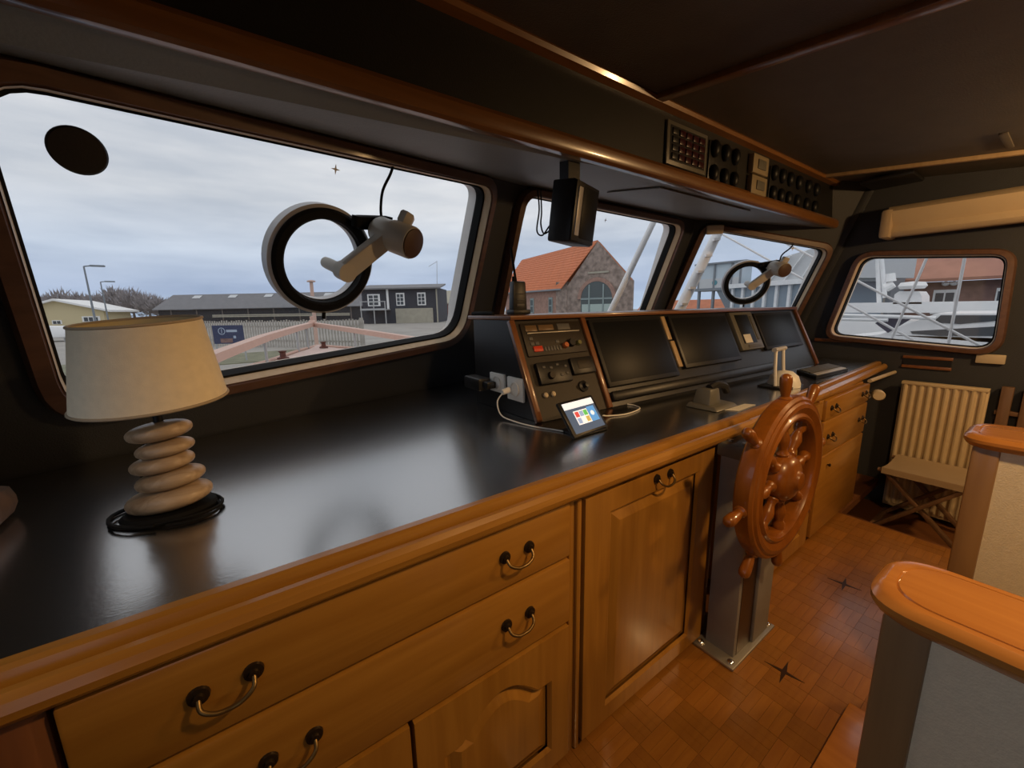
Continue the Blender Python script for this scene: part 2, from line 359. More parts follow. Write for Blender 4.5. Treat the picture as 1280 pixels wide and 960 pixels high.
# dark posts on the window pillars
def pillar(nm, p0, p1, w):
    struct(nm, MB().beam(p0, p1, w, .05, (0, -1, 0), .006), 'dark')
pillar('wall_pillar_port', F1.o*0+Vector((1.237,2.304,0.6)), Vector((1.413,1.762,2.3)), .16)
pillar('wall_pillar_starboard', Vector((3.133,2.304,0.6)), Vector((3.09,1.762,2.3)), .16)
pillar('wall_corner_starboard', Vector((3.87,1.813,-0.3)), Vector((3.87,0.9092,2.3)), .12)
pillar('wall_corner_port', Vector((-0.64,2.052,-0.3)), Vector((-0.64,1.14,2.3)), .12)
# floor
fl = struct('floor', MB().box((-.67, -2.3, -.06), (3.02, 2.3, -.012)).box((3.02, .69, -.06), (3.85, 2.3, -.012)), 'floor')
struct('floor_starboard_well', MB().box((2.98, -2.3, -.26), (3.9, .8, -.2)).box((2.985, -2.3, -.26), (3.018, .695, -.061)), 'floor')
# basket-weave parquet: every block is a piece of the floor
bs = .118
blk = {}
def block_mesh(ori):
    b = MB(); k = 4; w = bs/k
    for i in range(k):
        a0, a1 = -bs/2+i*w+.0003, -bs/2+(i+1)*w-.0003; dz = (.0004 if i % 2 else 0)
        lo, hi = ((-bs/2+.0004, a0, -.012), (bs/2-.0004, a1, -.0004-dz))
        if ori: lo, hi = (lo[1], lo[0], lo[2]), (hi[1], hi[0], hi[2])
        b.box(lo, hi)
    return b
nblk = 0
for i in range(-1, 21):
    for j in range(-2, 6):
        x, y = .62+bs*(i+.5), -.008+bs*(j+.5)
        if x > 3.02-bs/2+.02 or y+bs/2 > .705: continue
        key = ((i+j) % 2, random.randrange(3))
        if key not in blk:
            o = build('parquet_block', block_mesh(key[0]), PAR[key[0]*3+key[1]], fl)
            blk[key] = o
        else:
            o = blk[key].copy(); COL.objects.link(o)
        o.location = Vector((x, y, -.0062))-WL[fl.name]; nblk += 1
# dark star inlays let into the floor
def star(cx, cy, r):
    pts = []
    for k in range(8):
        a = R(45*k+8); q = r if k % 2 == 0 else r*.16
        pts.append((cx+q*math.cos(a), cy+q*math.sin(a), -.0009))
    return MB().extr(pts, (0, 0, .0016))
build('star_inlay', star(1.472, .429, .062), 'inlay', fl); build('star_inlay', star(2.205, .456, .062), 'inlay', fl)

# ceiling
CZ0, CZ1 = 2.15, 1.97
c = MB(); c.extr([(-.67, 1.15, CZ0), (3.9, 1.15, CZ0), (3.9, -.3, CZ1), (-.67, -.3, CZ1)], (0, 0, .04)); c.extr([(-.67, -.3, CZ1), (3.9, -.3, CZ1), (3.9, -2.35, CZ1), (-.67, -2.35, CZ1)], (0, 0, .04))
struct('ceiling', c, 'ceil')
struct('roof', MB().extr([(-.68, -2.4, 2.298), (3.9, -2.4, 2.298), (3.9,0.8239,2.298), (3.09,1.732,2.298), (1.412,1.732,2.298), (-0.68,1.093,2.298)], (0, 0, .05)), 'whitepaint')
def beam_at(nm, x, w, m, dx=0):
    struct(nm, MB().hexa([(x-w/2, 1.14, CZ0-.022), (x+w/2, 1.14, CZ0-.022), (x+w/2, 1.14, CZ0+.01), (x-w/2, 1.14, CZ0+.01), (x-w/2+dx, -.3, CZ1-.022), (x+w/2+dx, -.3, CZ1-.022), (x+w/2+dx, -.3, CZ1+.01), (x-w/2+dx, -.3, CZ1+.01)], .006), m)
beam_at('trim_1', 1.56, .05, 'fascia'); beam_at('trim_2', 3.42, .035, 'goldtrim')
struct('trim_3', MB().box((3.0, .30, 2.038), (3.3, .33, 2.05), .003), 'ceil')
# fascia box over the windows
struct('wall_fascia', MB().box((-.67, 1.15, 1.86), (3.85, 1.18, 2.15)), 'fasc')
r = MB(); prof = [(1.15, 1.905), (1.128, 1.900), (1.118, 1.885), (1.118, 1.858), (1.124, 1.845), (1.136, 1.838), (1.158, 1.838), (1.18, 1.846), (1.18, 1.905)]
r.rings([[(x, y, z) for y, z in prof] for x in (-.62, 3.85)]); struct('trim_4', r, 'fascia', ang=25)
r = MB(); prof = [(1.15, 2.15), (1.118, 2.15), (1.112, 2.138), (1.118, 2.124), (1.15, 2.118)]
r.rings([[(x, y, z) for y, z in prof] for x in (-.62, 3.85)]); struct('trim_5', r, 'fascia', ang=25)
sb = [(-.62, 1.168, 1.845), (1.37, 1.168, 1.845), (3.10, 1.168, 1.845), (3.85, 1.168, 1.845)]
st = [(-.62, 1.282, 1.81), (1.377,1.842,1.955), (3.098,1.842,1.955), (3.85, 1.17, 1.86)]
s = MB()
for i in range(3): s.extr([sb[i], sb[i+1], st[i+1], st[i]], (0, 0, .02))
struct('ceiling_soffit', s, 'soffit')
# thin hatch covers in the soffit
def hatch(nm, x0, x1, t0, t1):
    q = []
    for x, t in ((x0, t0), (x1, t0), (x1, t1), (x0, t1)):
        a = Vector((x, 1.168, 1.845)); b = Vector((x, 1.80, 1.95)); q.append(a+(b-a)*t-Vector((0, 0, .004)))
    struct(nm, MB().extr(q, (0, 0, -.005)), 'soffit')
hatch('trim_6', 1.75, 2.65, .10, .62); hatch('trim_7', .52, .75, .60, .62)

# ================================================================== WORKTOP AND CABINETS
wt = thing('worktop', 'long black worktop with rounded wooden front edge below the windows', 'worktop', (1.6, 1.1, .868))
top = MB(); top.extr([(-.62, .738, .832), (1.61, .724, .832), (2.48, .745, .832), (3.84, .80, .832), (3.84, 1.38, .832), (3.126,2.179,0.832), (1.265,2.179,0.832), (-0.62,1.602,0.832)], (0, 0, .036))
build('work_surface', top, 'worktop', wt)
def nosing(x0, y0, x1, y1):
    # profile (out from inner edge, z)
    pr = [(0, .806), (0, .869), (.005, .8745), (.022, .875), (.030, .871), (.034, .862), (.034, .848), (.042, .848), (.047, .860), (.056, .859), (.065, .851), (.070, .839), (.068, .827), (.060, .818), (.050, .814), (.044, .812), (.044, .806)]
    d = Vector((x1-x0, y1-y0, 0)).normalized(); o = Vector((d.y, -d.x, 0)); b = MB()
    b.rings([[Vector((x, y, 0))+o*a+Vector((0, 0, z)) for a, z in pr] for x, y in ((x0, y0), (x1, y1))]); return b
build('front_edge', nosing(-.62, .739, 1.598, .725), 'pine', wt, 25); build('front_edge', nosing(1.602, .729, 2.48, .749), 'pine', wt, 25); build('front_edge', nosing(2.482, .749, 3.80, .803), 'pine', wt, 25)

def bail(name, parent, cx, z, yf, w=.07):
    b = MB()
    for s in (-1, 1):
        b.lathe([(.0, .012), (.007, .011), (.008, .006), (.014, .005), (.015, .0)], (cx+s*w/2, yf, z), (0, -1, 0), 16)
    h = build(name, b, 'brass', parent)
    t = MB(); t.tube([(cx-w/2, yf-.008, z), (cx-w/2+.002, yf-.02, z-.012), (cx-w*.25, yf-.026, z-.021), (cx, yf-.026, z-.024), (cx+w*.25, yf-.026, z-.021), (cx+w/2-.002, yf-.02, z-.012), (cx+w/2, yf-.008, z)], .0036, 8)
    return h, t
YF = .70
def drawer(root, x0, x1, z0, z1, handles, name='drawer'):
    d = build(name, MB().box((x0, YF-.016, z0), (x1, YF+.02, z1), .006), 'pine', root)
    for hx in handles:
        join_bail(*bail('handle', d, hx, (z0+z1)/2+.006, YF-.016))
    return d
def join_bail(h, t):
    if 1:
        # the bail swings with its rosettes: join both into the one handle
        tb = bmesh.new(); tb.from_mesh(h.data); off = WL[h.name]
        tmp = bpy.data.meshes.new('t'); t.b.to_mesh(tmp); t.b.free()
        tb2 = bmesh.new(); tb2.from_mesh(tmp)
        for v in tb2.verts: v.co -= off
        for f in tb2.faces: f.smooth = True
        tb2.to_mesh(tmp); tb2.free(); n0 = len(tb.faces); tb.from_mesh(tmp); tb.faces.ensure_lookup_table()
        for f in tb.faces[n0:]: f.material_index = 1
        tb.to_mesh(h.data); h.data.materials.append(M['brass2']); tb.free(); bpy.data.meshes.remove(tmp)
def door_slab(root, x0, x1, z0, z1, arch=False, rail=.06, ins=None):
    # frame of the door as holed slab plus a raised panel
    outer = [(x0, z0), (x1, z0), (x1, z1), (x0, z1)]
    fn = lambda a, b, c: Vector((a, YF-c, b))
    i0, i1, j0, j1 = (x0+rail, x1-rail, z0+rail, z1-rail) if ins is None else ins
    if arch:
        pts = [(i0, j0), (i1, j0)]; top = []
        sh = (i1-i0)*.16; hgt = .075
        prof = [(i1, j1-hgt)]
        for k in range(15):
            t = k/14; u = 1-t; x = i0+(i1-i0)*u
            e = min(u, 1-u)*2
            y = 0 if e < .28 else math.sin(min(1, (e-.28)/.72)*math.pi/2)
            top.append((x, j1-hgt+hgt*y))
        loop = pts+top
    else: loop = [(i0, j0), (i1, j0), (i1, j1), (i0, j1)]
    d = MB()
    n = len(loop)
    # front skin between the outer rectangle and the inner outline, filled as triangles
    for c in (.018, -.018):
        vo = [d.b.verts.new(fn(a, b, c)) for a, b in outer]; vi = [d.b.verts.new(fn(a, b, c)) for a, b in loop]
        ed = [d.b.edges.new((vo[i], vo[(i+1)%4])) for i in range(4)]+[d.b.edges.new((vi[i], vi[(i+1)%n])) for i in range(n)]
        bmesh.ops.triangle_fill(d.b, edges=ed, use_beauty=True)
    d.rings([[fn(a, b, .018) for a, b in outer], [fn(a, b, -.018) for a, b in outer]], caps=False)
    sh = lambda k: [(a+(( (i0+i1)/2)-a)*k*2/(i1-i0), b+(((j0+j1)/2)-b)*k*2/(j1-j0)) for a, b in loop]
    d.rings([[fn(a, b, .018) for a, b in loop], [fn(a, b, .010) for a, b in sh(.010)]], caps=False)
    o = build('door', d, 'pine_v', root, 20)
    p = MB(); p.rings([[fn(a, b, c) for a, b in sh(k)] for k, c in ((.0102, -.006), (.0102, .004), (.018, .005), (.040, .014), (.044, .015))])
    build('raised_panel', p, 'pine_v', o, 12)
    return o
def carcass(root, x0, x1, z1=.808, dark=False):
    build('carcass', MB().box((x0, YF+.021, 0), (x1, YF+.55, z1)), 'pine', root)
# wide unit of drawers below the lamp
ca = thing('base_cabinet', 'wide pine base cabinet with two long drawers over arched doors, nearest unit', 'cabinet', (.2, .95, 0))
carcass(ca, -.30, .705)
drawer(ca, -.245, .66, .657, .808, (-.07, .487)); drawer(ca, -.245, .66, .459, .648, (-.0, .487))
door_slab(ca, -.245, .204, .02, .449, True, .062); door_slab(ca, .214, .655, .02, .449, True, .062)
build('stile', MB().box((.664, YF-.006, 0), (.684, YF+.02, .806), .004), 'pine_v', ca); build('stile', MB().box((.686, YF-.014, 0), (.704, YF+.02, .806), .006), 'pine_v', ca)
build('stile', MB().box((-.32, YF-.004, 0), (-.252, YF+.02, .806), .004), 'teak_v', ca)
# single tall door
cb = thing('base_cabinet', 'pine base cabinet with one tall framed door, left of the steering pedestal', 'cabinet', (1.04, .95, 0))
carcass(cb, .708, 1.42)
db = door_slab(cb, .712, 1.362, .02, .800, False, ins=(.812, 1.268, .075, .735))
join_bail(*bail('handle', db, 1.055, .775, YF-.018))
build('stile', MB().box((1.368, YF-.004, 0), (1.42, YF+.02, .806), .004), 'teak_v', cb)
# behind the wheel
cc = thing('base_cabinet', 'pine base cabinet with a plain framed door, directly behind the ship wheel', 'cabinet', (2.1, .95, 0))
carcass(cc, 1.74, 2.44); door_slab(cc, 1.80, 2.40, .02, .800, False, ins=(1.89, 2.31, .10, .70)); build('stile', MB().box((1.74, YF-.004, 0), (1.795, YF+.02, .806), .004), 'pine_v', cc); build('stile', MB().box((2.405, YF-.004, 0), (2.462, YF+.02, .806), .004), 'pine_v', cc)
# starboard unit
cd = thing('base_cabinet', 'pine base cabinet with two drawers over a plain door, at the far starboard end', 'cabinet', (2.85, .95, 0))
carcass(cd, 2.466, 3.21); drawer(cd, 2.474, 3.205, .69, .800, (2.58, 3.10)); drawer(cd, 2.474, 3.205, .49, .682, (2.58, 3.10))
dd = build('door', MB().box((2.474, YF-.016, .02), (3.205, YF+.02, .482), .006), 'pine', cd); build('knob', MB().lathe([(0, .018), (.009, .015), (.009, .009), (.004, .004), (.004, 0)], (2.60, YF-.016, .42), (0, -1, 0), 12), 'brass', dd)
# ================================================================== CONSOLE
K = Fr((0.92,1.135,0.868), (0.9991,-0.0426,0), (0,0.4235,0.9059), (-0.0386,-0.9051,0.4231))
if K.w.y > 0: K.w = -K.w
CL = 2.467; CH = .4249
con = thing('instrument_console', 'long black sloping instrument console with wooden ledge on the worktop', 'console', K(CL/2, 0, -.2))
b = MB()
backl, backr = Vector((.92, 1.60, 0)), Vector((3.32, 1.62, 0))
f0, f1 = K(0, 0), K(CL, 0); g0, g1 = K(0, CH), K(CL, CH)
for z in (.869,): f0.z = f1.z = z
ls = [f0, f1, g1, g0]
b.hexa([f0, f1, (backr.x, backr.y, .869), (backl.x, backl.y, .869), g0, g1, (backr.x, backr.y, g1.z), (backl.x, backl.y, g0.z)])
build('carcass', b, 'consol', con)
e_ = K.u
led = MB(); l0 = g0-e_*.008; l1 = g1+e_*.008
n_ = Vector((-e_.y, e_.x, 0)) if -e_.y*0+e_.x > 0 else Vector((e_.y, -e_.x, 0))
led.hexa([l0-n_*.022+Vector((0,0,.001)), l1-n_*.022+Vector((0,0,.001)), Vector((3.33, 1.66, g1.z+.001)), Vector((.912, 1.64, g0.z+.001)), l0-n_*.022+Vector((0,0,.019)), l1-n_*.022+Vector((0,0,.019)), Vector((3.33, 1.66, g1.z+.019)), Vector((.912, 1.64, g0.z+.019))], .004)
build('ledge', led, 'teak', con)
for a in (0.0, .380, CL-.0): build('post', MB().fbox(K, (a-.012, .0, -.006), (a+.014, CH-.004, .016), .004), 'teak_v', con)
build('light_strip', MB().fbox(K, (.935, .13, .001), (.966, .272, .012), .002).fbox(K, (.925, .28, .001), (.955, .41, .012), .002), 'goldtrim', con)
build('instrument_board', MB().fbox(K, (.014, .0, .0), (.366, CH-.006, .004)), 'brownpanel', con)
build('front_lip', MB().fbox(K, (.40, .022, .0), (1.86, .066, .030), .012), 'consol', con)
def mon(x0, x1, y0, y1, label, bez=.018, th=.022):
    o = thing('monitor', label, 'monitor', K((x0+x1)/2, y0, .01))
    build('housing', MB().fbox(K, (x0, y0, .001), (x1, y1, th), .005), 'black', o)
    build('screen', MB().fbox(K, (x0+bez, y0+bez*1.2, th-.004), (x1-bez, y1-bez, th+.001), .001), 'black_gloss', o)
    return o
mon(.402, .905, .085, .408, 'dark flat monitor in the console, between the radio panel and the pale strip')
mon(.972, 1.515, .115, .410, 'dark flat monitor in the console just right of the pale vertical strip')
mon(1.835, 2.345, .150, .402, 'smaller dark monitor at the far right end of the console')
o = thing('echo_sounder', 'grey cased instrument with narrow tall screen between two monitors', 'instrument', K(1.67, .165, .01))
build('housing', MB().fbox(K, (1.545, .165, .001), (1.80, .410, .03), .008), 'greyinst', o); build('screen', MB().fbox(K, (1.585, .205, .028), (1.735, .390, .032), .001), 'black_gloss', o)
build('painted_screen_glare', MB().fbox(K, (1.60, .207, .0315), (1.68, .262, .0335), .001), 'paper', o)  # glare on the dark screen painted as a pale plate
build('button_row', MB().fbox(K, (1.75, .22, .028), (1.785, .38, .034), .003).fbox(K, (1.62, .176, .028), (1.76, .195, .034), .003), 'greybtn', o)
# radio in the console
vh = thing('radio', 'dark console radio with amber displays and red button', 'radio', K(.2, .27, .01))
build('housing', MB().fbox(K, (.035, .262, .002), (.355, .405, .012), .004), 'brownpanel', vh)
build('display', MB().fbox(K, (.056, .368, .010), (.112, .394, .014), .001), 'lcd', vh); build('display', MB().fbox(K, (.122, .370, .010), (.200, .394, .014), .001), 'lcd', vh); build('display', MB().fbox(K, (.222, .368, .010), (.29, .396, .014), .001), 'greybtn', vh)
build('trim_bar', MB().fbox(K, (.056, .357, .010), (.335, .362, .018), .001), 'brushed', vh)
build('red_button', MB().fbox(K, (.066, .279, .010), (.112, .303, .018), .003), 'red', vh)
for q in range(6): build('button', MB().fbox(K, (.122+q*.0155, .279, .010), (.134+q*.0155, .299, .015), .002), 'greybtn', vh)
for (a, bb) in ((.06, .308), (.085, .308), (.06, .33), (.19, .31)): build('button', MB().fbox(K, (a, bb, .010), (a+.018, bb+.014, .015), .002), 'greybtn', vh)
def kn(nm, par, a, bb, r, m, h=.02): return build(nm, MB().lathe([(r, 0), (r, h*.6), (r*.85, h), (0, h)], K(a, bb, .008), K.w, 14), m, par)
kn('orange_knob', vh, .232, .296, .013, 'orange'); kn('black_knob', vh, .268, .305, .018, 'black'); kn('olive_knob', vh, .308, .302, .011, 'olive')
o = thing('autopilot_unit', 'small black keypad unit with several dial marks in the console', 'instrument', K(.135, .14, .01))
build('housing', MB().fbox(K, (.050, .140, .002), (.215, .232, .024), .006), 'black', o)
for (a, bb) in ((.075, .205), (.11, .20), (.145, .21), (.185, .20), (.185, .17), (.155, .165)): build('button', MB().fbox(K, (a, bb, .022), (a+.014, bb+.010, .027), .002), 'greybtn', o)
kn('dial', o, .105, .172, .016, 'brownpanel', .03)
o = thing('gauge_unit', 'small square black unit with recessed brownish window in the console', 'instrument', K(.3, .165, .01))
build('housing', MB().fbox(K, (.230, .163, .002), (.358, .238, .022), .006), 'black', o); build('window', MB().fbox(K, (.262, .185, .020), (.335, .222, .024), .002), 'brownpanel', o)
for a in (.065, .103):
    o = build('push_button', MB().lathe([(.011, 0), (.011, .006), (.008, .010), (0, .011)], K(a, .10, .005), K.w, 14), 'cream'); tag(o, 'left one of two small cream push buttons below the radio' if a < .1 else 'right one of two small cream push buttons below the radio', 'button', 'push buttons below the radio')
o = build('mode_switch', MB().lathe([(.024, 0), (.024, .006), (.012, .010), (.010, .028), (0, .029)], K(.27, .112, .005), K.w, 16), 'black'); tag(o, 'round black rotary switch behind the top of the lit tablet', 'switch')
# sockets on the console side
def socket(y0, y1, z0, z1, label):
    o = thing('wall_socket', label, 'socket', (.915, (y0+y1)/2, z0))
    build('plate', MB().box((.906, y0, z0), (.919, y1, z1), .005), 'white', o)
    build('insert', MB().lathe([(.030, 0), (.030, .004), (.026, .004), (.024, .0005), (0, .0005)], (.906, (y0+y1)/2, (z0+z1)/2), (-1, 0, 0), 20), 'white', o)
socket(1.342, 1.455, .948, 1.03, 'left white wall socket on the console side, beside the black adapter'); socket(1.212, 1.322, .933, 1.028, 'right white wall socket on the console side, nearer the wooden post')
o = thing('power_adapter', 'black block power adapter plugged in left of the sockets', 'adapter', (.88, 1.5, .95)); build('housing', MB().box((.842, 1.44, .952), (.905, 1.575, 1.006), .008), 'black', o); build('prong_cover', MB().box((.86, 1.40, .965), (.905, 1.445, .995), .006), 'black', o)
o = thing('charger_plug', 'small white charger plug in the right socket with white cable', 'plug', (.89, 1.30, .95)); build('plug_body', MB().cyl((.906, 1.30, .975), (.868, 1.30, .968), .013, .011), 'white', o)
build('cable', MB().tube([(.87, 1.30, .965), (.85, 1.31, .93), (.84, 1.27, .885), (.85, 1.19, .874), (.87, 1.10, .872), (.90, 1.03, .872), (.915, .99, .872)], .0028), 'white', o)
o = build('charging_cable', MB().tube([(1.40, 1.10, .873), (1.41, 1.07, .872), (1.38, 1.02, .872), (1.27, 1.00, .872), (1.19, 1.02, .874), (1.13, 1.0, .89)], .0028), 'white'); tag(o, 'thin white cable looping beside the right edge of the tablet', 'cable')
# tablet
TB = Fr((0.8955,0.9069,0.872), (0.9948,0.102,0), (0, 0, 1), (0, -1, 0))
tu = TB.u; tn = Vector((tu.y, -tu.x, 0)).normalized(); TB.v = (Vector((0, 0, 1))*.80-tn*.60).normalized(); TB.w = tu.cross(TB.v).normalized()
TW, TH = 0.1803, .135
tb = thing('tablet', 'small lit tablet with coloured icons on a stand in front of the radio', 'tablet', TB(TW/2, 0, 0))
build('housing', MB().fbox(TB, (-.004, 0, -.014), (TW+.004, TH, 0), .005), 'black', tb)
scr = build('screen', MB().fbox(TB, (.010, .012, -.002), (TW-.010, TH-.010, .0008)), 'screen_d', tb)
build('title_bar', MB().fbox(TB, (.010, TH-.034, .0), (TW-.010, TH-.010, .0014)), 'screen_w', tb)
ic = thing
gx, gy = .045, .038
build('icon_board', MB().fbox(TB, (gx, gy, .0), (gx+.072, gy+.052, .0014)), 'screen_w', scr)
for k, (a, bb, mm) in enumerate(((.004, .028, 'i_red'), (.027, .028, 'i_grey'), (.049, .028, 'i_green'), (.004, .004, 'i_grey'), (.049, .004, 'i_gold'))): build('icon', MB().fbox(TB, (gx+a, gy+bb, .0005), (gx+a+.019, gy+bb+.020, .0022)), mm, scr)
build('icon_blue_panel', MB().fbox(TB, (gx+.074, gy, .0), (min(gx+.114, TW-.012), gy+.056, .0016)), 'i_blue', scr)
build('icon_dot', MB().lathe([(.009, 0), (.009, .0008)], TB(gx+.092, gy+.030, .0016), TB.w, 14), 'screen_w', scr)
build('stand', MB().box((-.0+TB.o.x+.02, TB.o.y+.005, .869), (TB.o.x+TW*.9, TB.o.y+.10, .876), .003).beam(TB(TW*.5, TH*.55, -.016), TB(TW*.5, 0, -.016)+Vector((0, .09, 0)), .05, .006), 'black', tb)
# walkie-talkie on the ledge
hx, hy, hz = 1.07, 1.46, 1.273
wk = thing('handheld_radio', 'black walkie talkie standing on the left end of the ledge', 'radio', (hx, hy, hz))
build('body', MB().hexa([(hx-.040, hy-.020, hz), (hx+.042, hy-.020, hz), (hx+.042, hy+.020, hz), (hx-.040, hy+.020, hz), (hx-.032, hy-.018, hz+.145), (hx+.034, hy-.018, hz+.145), (hx+.034, hy+.018, hz+.145), (hx-.032, hy+.018, hz+.145)], .008), 'black', wk)
build('charging_foot', MB().box((hx-.045, hy-.032, hz-.0005), (hx+.05, hy+.03, hz+.022), .006), 'black', wk)
build('antenna', MB().tube([(hx-.004, hy, hz+.12), (hx-.018, hy, hz+.2), (hx-.032, hy, hz+.285)], .0055), 'rubber', wk); build('knob', MB().cyl((hx-.02, hy, hz+.12), (hx-.02, hy, hz+.165), .008), 'rubber', wk)
for q in range(3): build('keypad_row', MB().box((hx-.020, hy-.0225, hz+.035+q*.026), (hx+.022, hy-.016, hz+.047+q*.022), .002), 'greybtn', wk)
o = build('torch', MB().tube([(.935, 1.63, 1.278), (.95, 1.55, 1.279), (.965, 1.50, 1.277)], .010), 'rubber'); tag(o, 'small black pen shaped torch at the left corner of the ledge', 'torch')

# ================================================================== COUNTER OBJECTS
# joystick pod
jx, jy = 1.66, .86
j = thing('control_pod', 'dark grey control pod with hooked grip near the worktop edge', 'controller', (jx, jy, .869))
build('base', MB().hexa([(jx-.09, jy-.07, .869), (jx+.09, jy-.07, .869), (jx+.09, jy+.07, .869), (jx-.09, jy+.07, .869), (jx-.08, jy-.055, .885), (jx+.075, jy-.055, .885), (jx+.075, jy+.06, .890), (jx-.08, jy+.06, .890)], .005), 'greyinst', j)
build('column', MB().hexa([(jx-.075, jy-.03, .884), (jx+.02, jy-.03, .884), (jx+.02, jy+.05, .884), (jx-.075, jy+.05, .884), (jx-.06, jy-.022, .952), (jx+.012, jy-.022, .952), (jx+.012, jy+.04, .952), (jx-.06, jy+.04, .952)], .008), 'greyinst', j)
build('grip', MB().tube([(jx-.03, jy, .951), (jx+.015, jy-.005, .962), (jx+.07, jy-.01, .95), (jx+.095, jy-.012, .925)], .017, 10), 'black', j)
o = build('paper_slip', MB().extr([(jx+.0, .748, .8695), (jx+.16, .752, .8695), (jx+.14, .79, .8695), (jx-.03, .79, .8695)], (0, 0, .0012)), 'paper'); tag(o, 'white paper slip under the front of the control pod', 'paper')
# throttle
tx, ty = 2.30, .87
th = thing('throttle_lever', 'chrome double throttle lever with white domed base behind the wheel', 'lever', (tx, ty, .869))
build('dome', MB().lathe([(.075, 0), (.074, .02), (.062, .055), (.036, .078), (0, .085)], (tx+.06, ty-.02, .869), (0, 0, 1), 24), 'white', th)
build('base', MB().box((tx-.06, ty-.08, .8685), (tx+.15, ty+.06, .878), .004), 'black', th)
for s in (0, .11): build('lever_arm', MB().tube([(tx-.045+s, ty-.02, .88), (tx-.015+s*.9, ty+.0, .97), (tx+.025+s*.8, ty+.02, 1.06)], .0085), 'rim', th)
build('cross_handle', MB().cyl((tx+.005, ty+.02, 1.06), (tx+.135, ty+.02, 1.062), .012), 'rim', th)
# keyboard
kb = thing('keyboard', 'flat silver and black keyboard at the far end of the worktop', 'keyboard', (3.0, .90, .869))
k0, k1, k2, k3 = [(2.867,0.9718,0.869),(2.702,0.8143,0.869),(3.16,0.7907,0.869),(3.333,0.9685,0.869)]
kf = Fr(k1, (Vector(k2)-Vector(k1)).normalized(), (Vector(k0)-Vector(k1)).normalized(), (0, 0, 1))
kl, kd = (Vector(k2)-Vector(k1)).length, (Vector(k0)-Vector(k1)).length
build('tray', MB().fbox(kf, (0, 0, 0), (kl, kd, .018), .004), 'black', kb)
build('palm_rest', MB().fbox(kf, (.02, .01, .017), (kl-.02, kd*.28, .022), .003), 'rim', kb)
for q in range(5): build('key_row', MB().fbox(kf, (.02, kd*(.34+.12*q), .017), (kl-.02, kd*(.34+.12*q+.09), .024), .002), 'greybtn', kb)
o = build('logbook', MB().extr([(2.986,1.348,0.869),(2.788,1.176,0.869),(3.093,1.193,0.869),(3.244,1.341,0.869)], (0, 0, .012)), 'maroon'); tag(o, 'flat maroon booklet lying below the grey cased instrument', 'booklet')
# ================================================================== TABLE LAMP
lx_, ly_ = -.148, 1.117
tl = thing('table_lamp', 'table lamp with cream oval shade on five stacked pebbles', 'lamp', (lx_, ly_, .868))
vr = Vector((cR.x, cR.y, 0)).normalized()
A_ = math.atan2(vr.y, vr.x)
def rot(tilt, roll=0): return Matrix.Rotation(A_, 3, 'Z')@Matrix.Rotation(R(tilt), 3, 'Y')@Matrix.Rotation(R(roll), 3, 'X')
build('foot', MB().lathe([(.086, 0), (.088, .006), (.08, .012), (0, .014)], (lx_-.005, ly_-.0, .8685), (0, 0, 1), 32, sx=1, sy=.75), 'rubber', tl)
for (dx, z, rx, ry, rz, ti) in ((-.006, .902, .087, .064, .0265, -9), (.004, .946, .068, .054, .0215, -9), (-.008, .982, .062, .050, .020, -8), (.004, 1.016, .056, .046, .018, -8), (-.002, 1.054, .063, .050, .0205, -8)):
    build('pebble', MB().ell((lx_+vr.x*dx, ly_+vr.y*dx, z), (rx, ry, rz), rot(ti), 30, 14, .85), 'stone', tl)
build('stem', MB().cyl((lx_, ly_, 1.06), (lx_, ly_, 1.20), .0085), 'black', tl)
SX, SY = 1.0, .80
def shade_ring(rx, z): return [Vector((lx_-vr.x*.003, ly_-vr.y*.003, z))+rot(-1.2, 6)@Vector((rx*math.cos(2*math.pi*k/48), rx*SY*math.sin(2*math.pi*k/48), 0)) for k in range(48)]
s = MB(); s.rings([shade_ring(.141, 1.121), shade_ring(.114, 1.289)], caps=False)
so = build('shade', s, 'shade', tl)
s = MB(); s.rings([shade_ring(.1395, 1.122), shade_ring(.1125, 1.288)], caps=False); build('shade_lining', s, 'shade_in', tl)
for rx, z in ((.1412, 1.1215), (.1142, 1.288)):
    p = shade_ring(rx, z); t = MB(); t.tube(p+[p[0]], .003, 6, 0); build('shade_piping', t, 'piping', tl)
for th_ in range(3): pass
sp = MB()
for k in (0, 16, 32):
    sp.tube([(lx_, ly_, 1.19), shade_ring(.118, 1.247)[k]], .002, 6, 0)
build('shade_spider', sp, 'black', tl)
cd_ = MB(); pts = []
for k in range(60):
    a = R(-60+12*k+0); rr = .098+.012*math.sin(k*.37)
    pts.append((lx_-.012+vr.x*rr*math.cos(a)-vr.y*rr*.72*math.sin(a), ly_-.01+vr.y*rr*math.cos(a)+vr.x*rr*.72*math.sin(a), .8735+.004*((k//30))))
cd_.tube(pts, .0034, 7, 0); cd_.tube([(lx_-.02, ly_+.06, .872), (lx_-.06, ly_+.10, .93), (lx_-.05, ly_+.13, 1.0), (lx_-.08, ly_+.16, 1.02)], .003)
build('coiled_cord', cd_, 'rubber', tl)

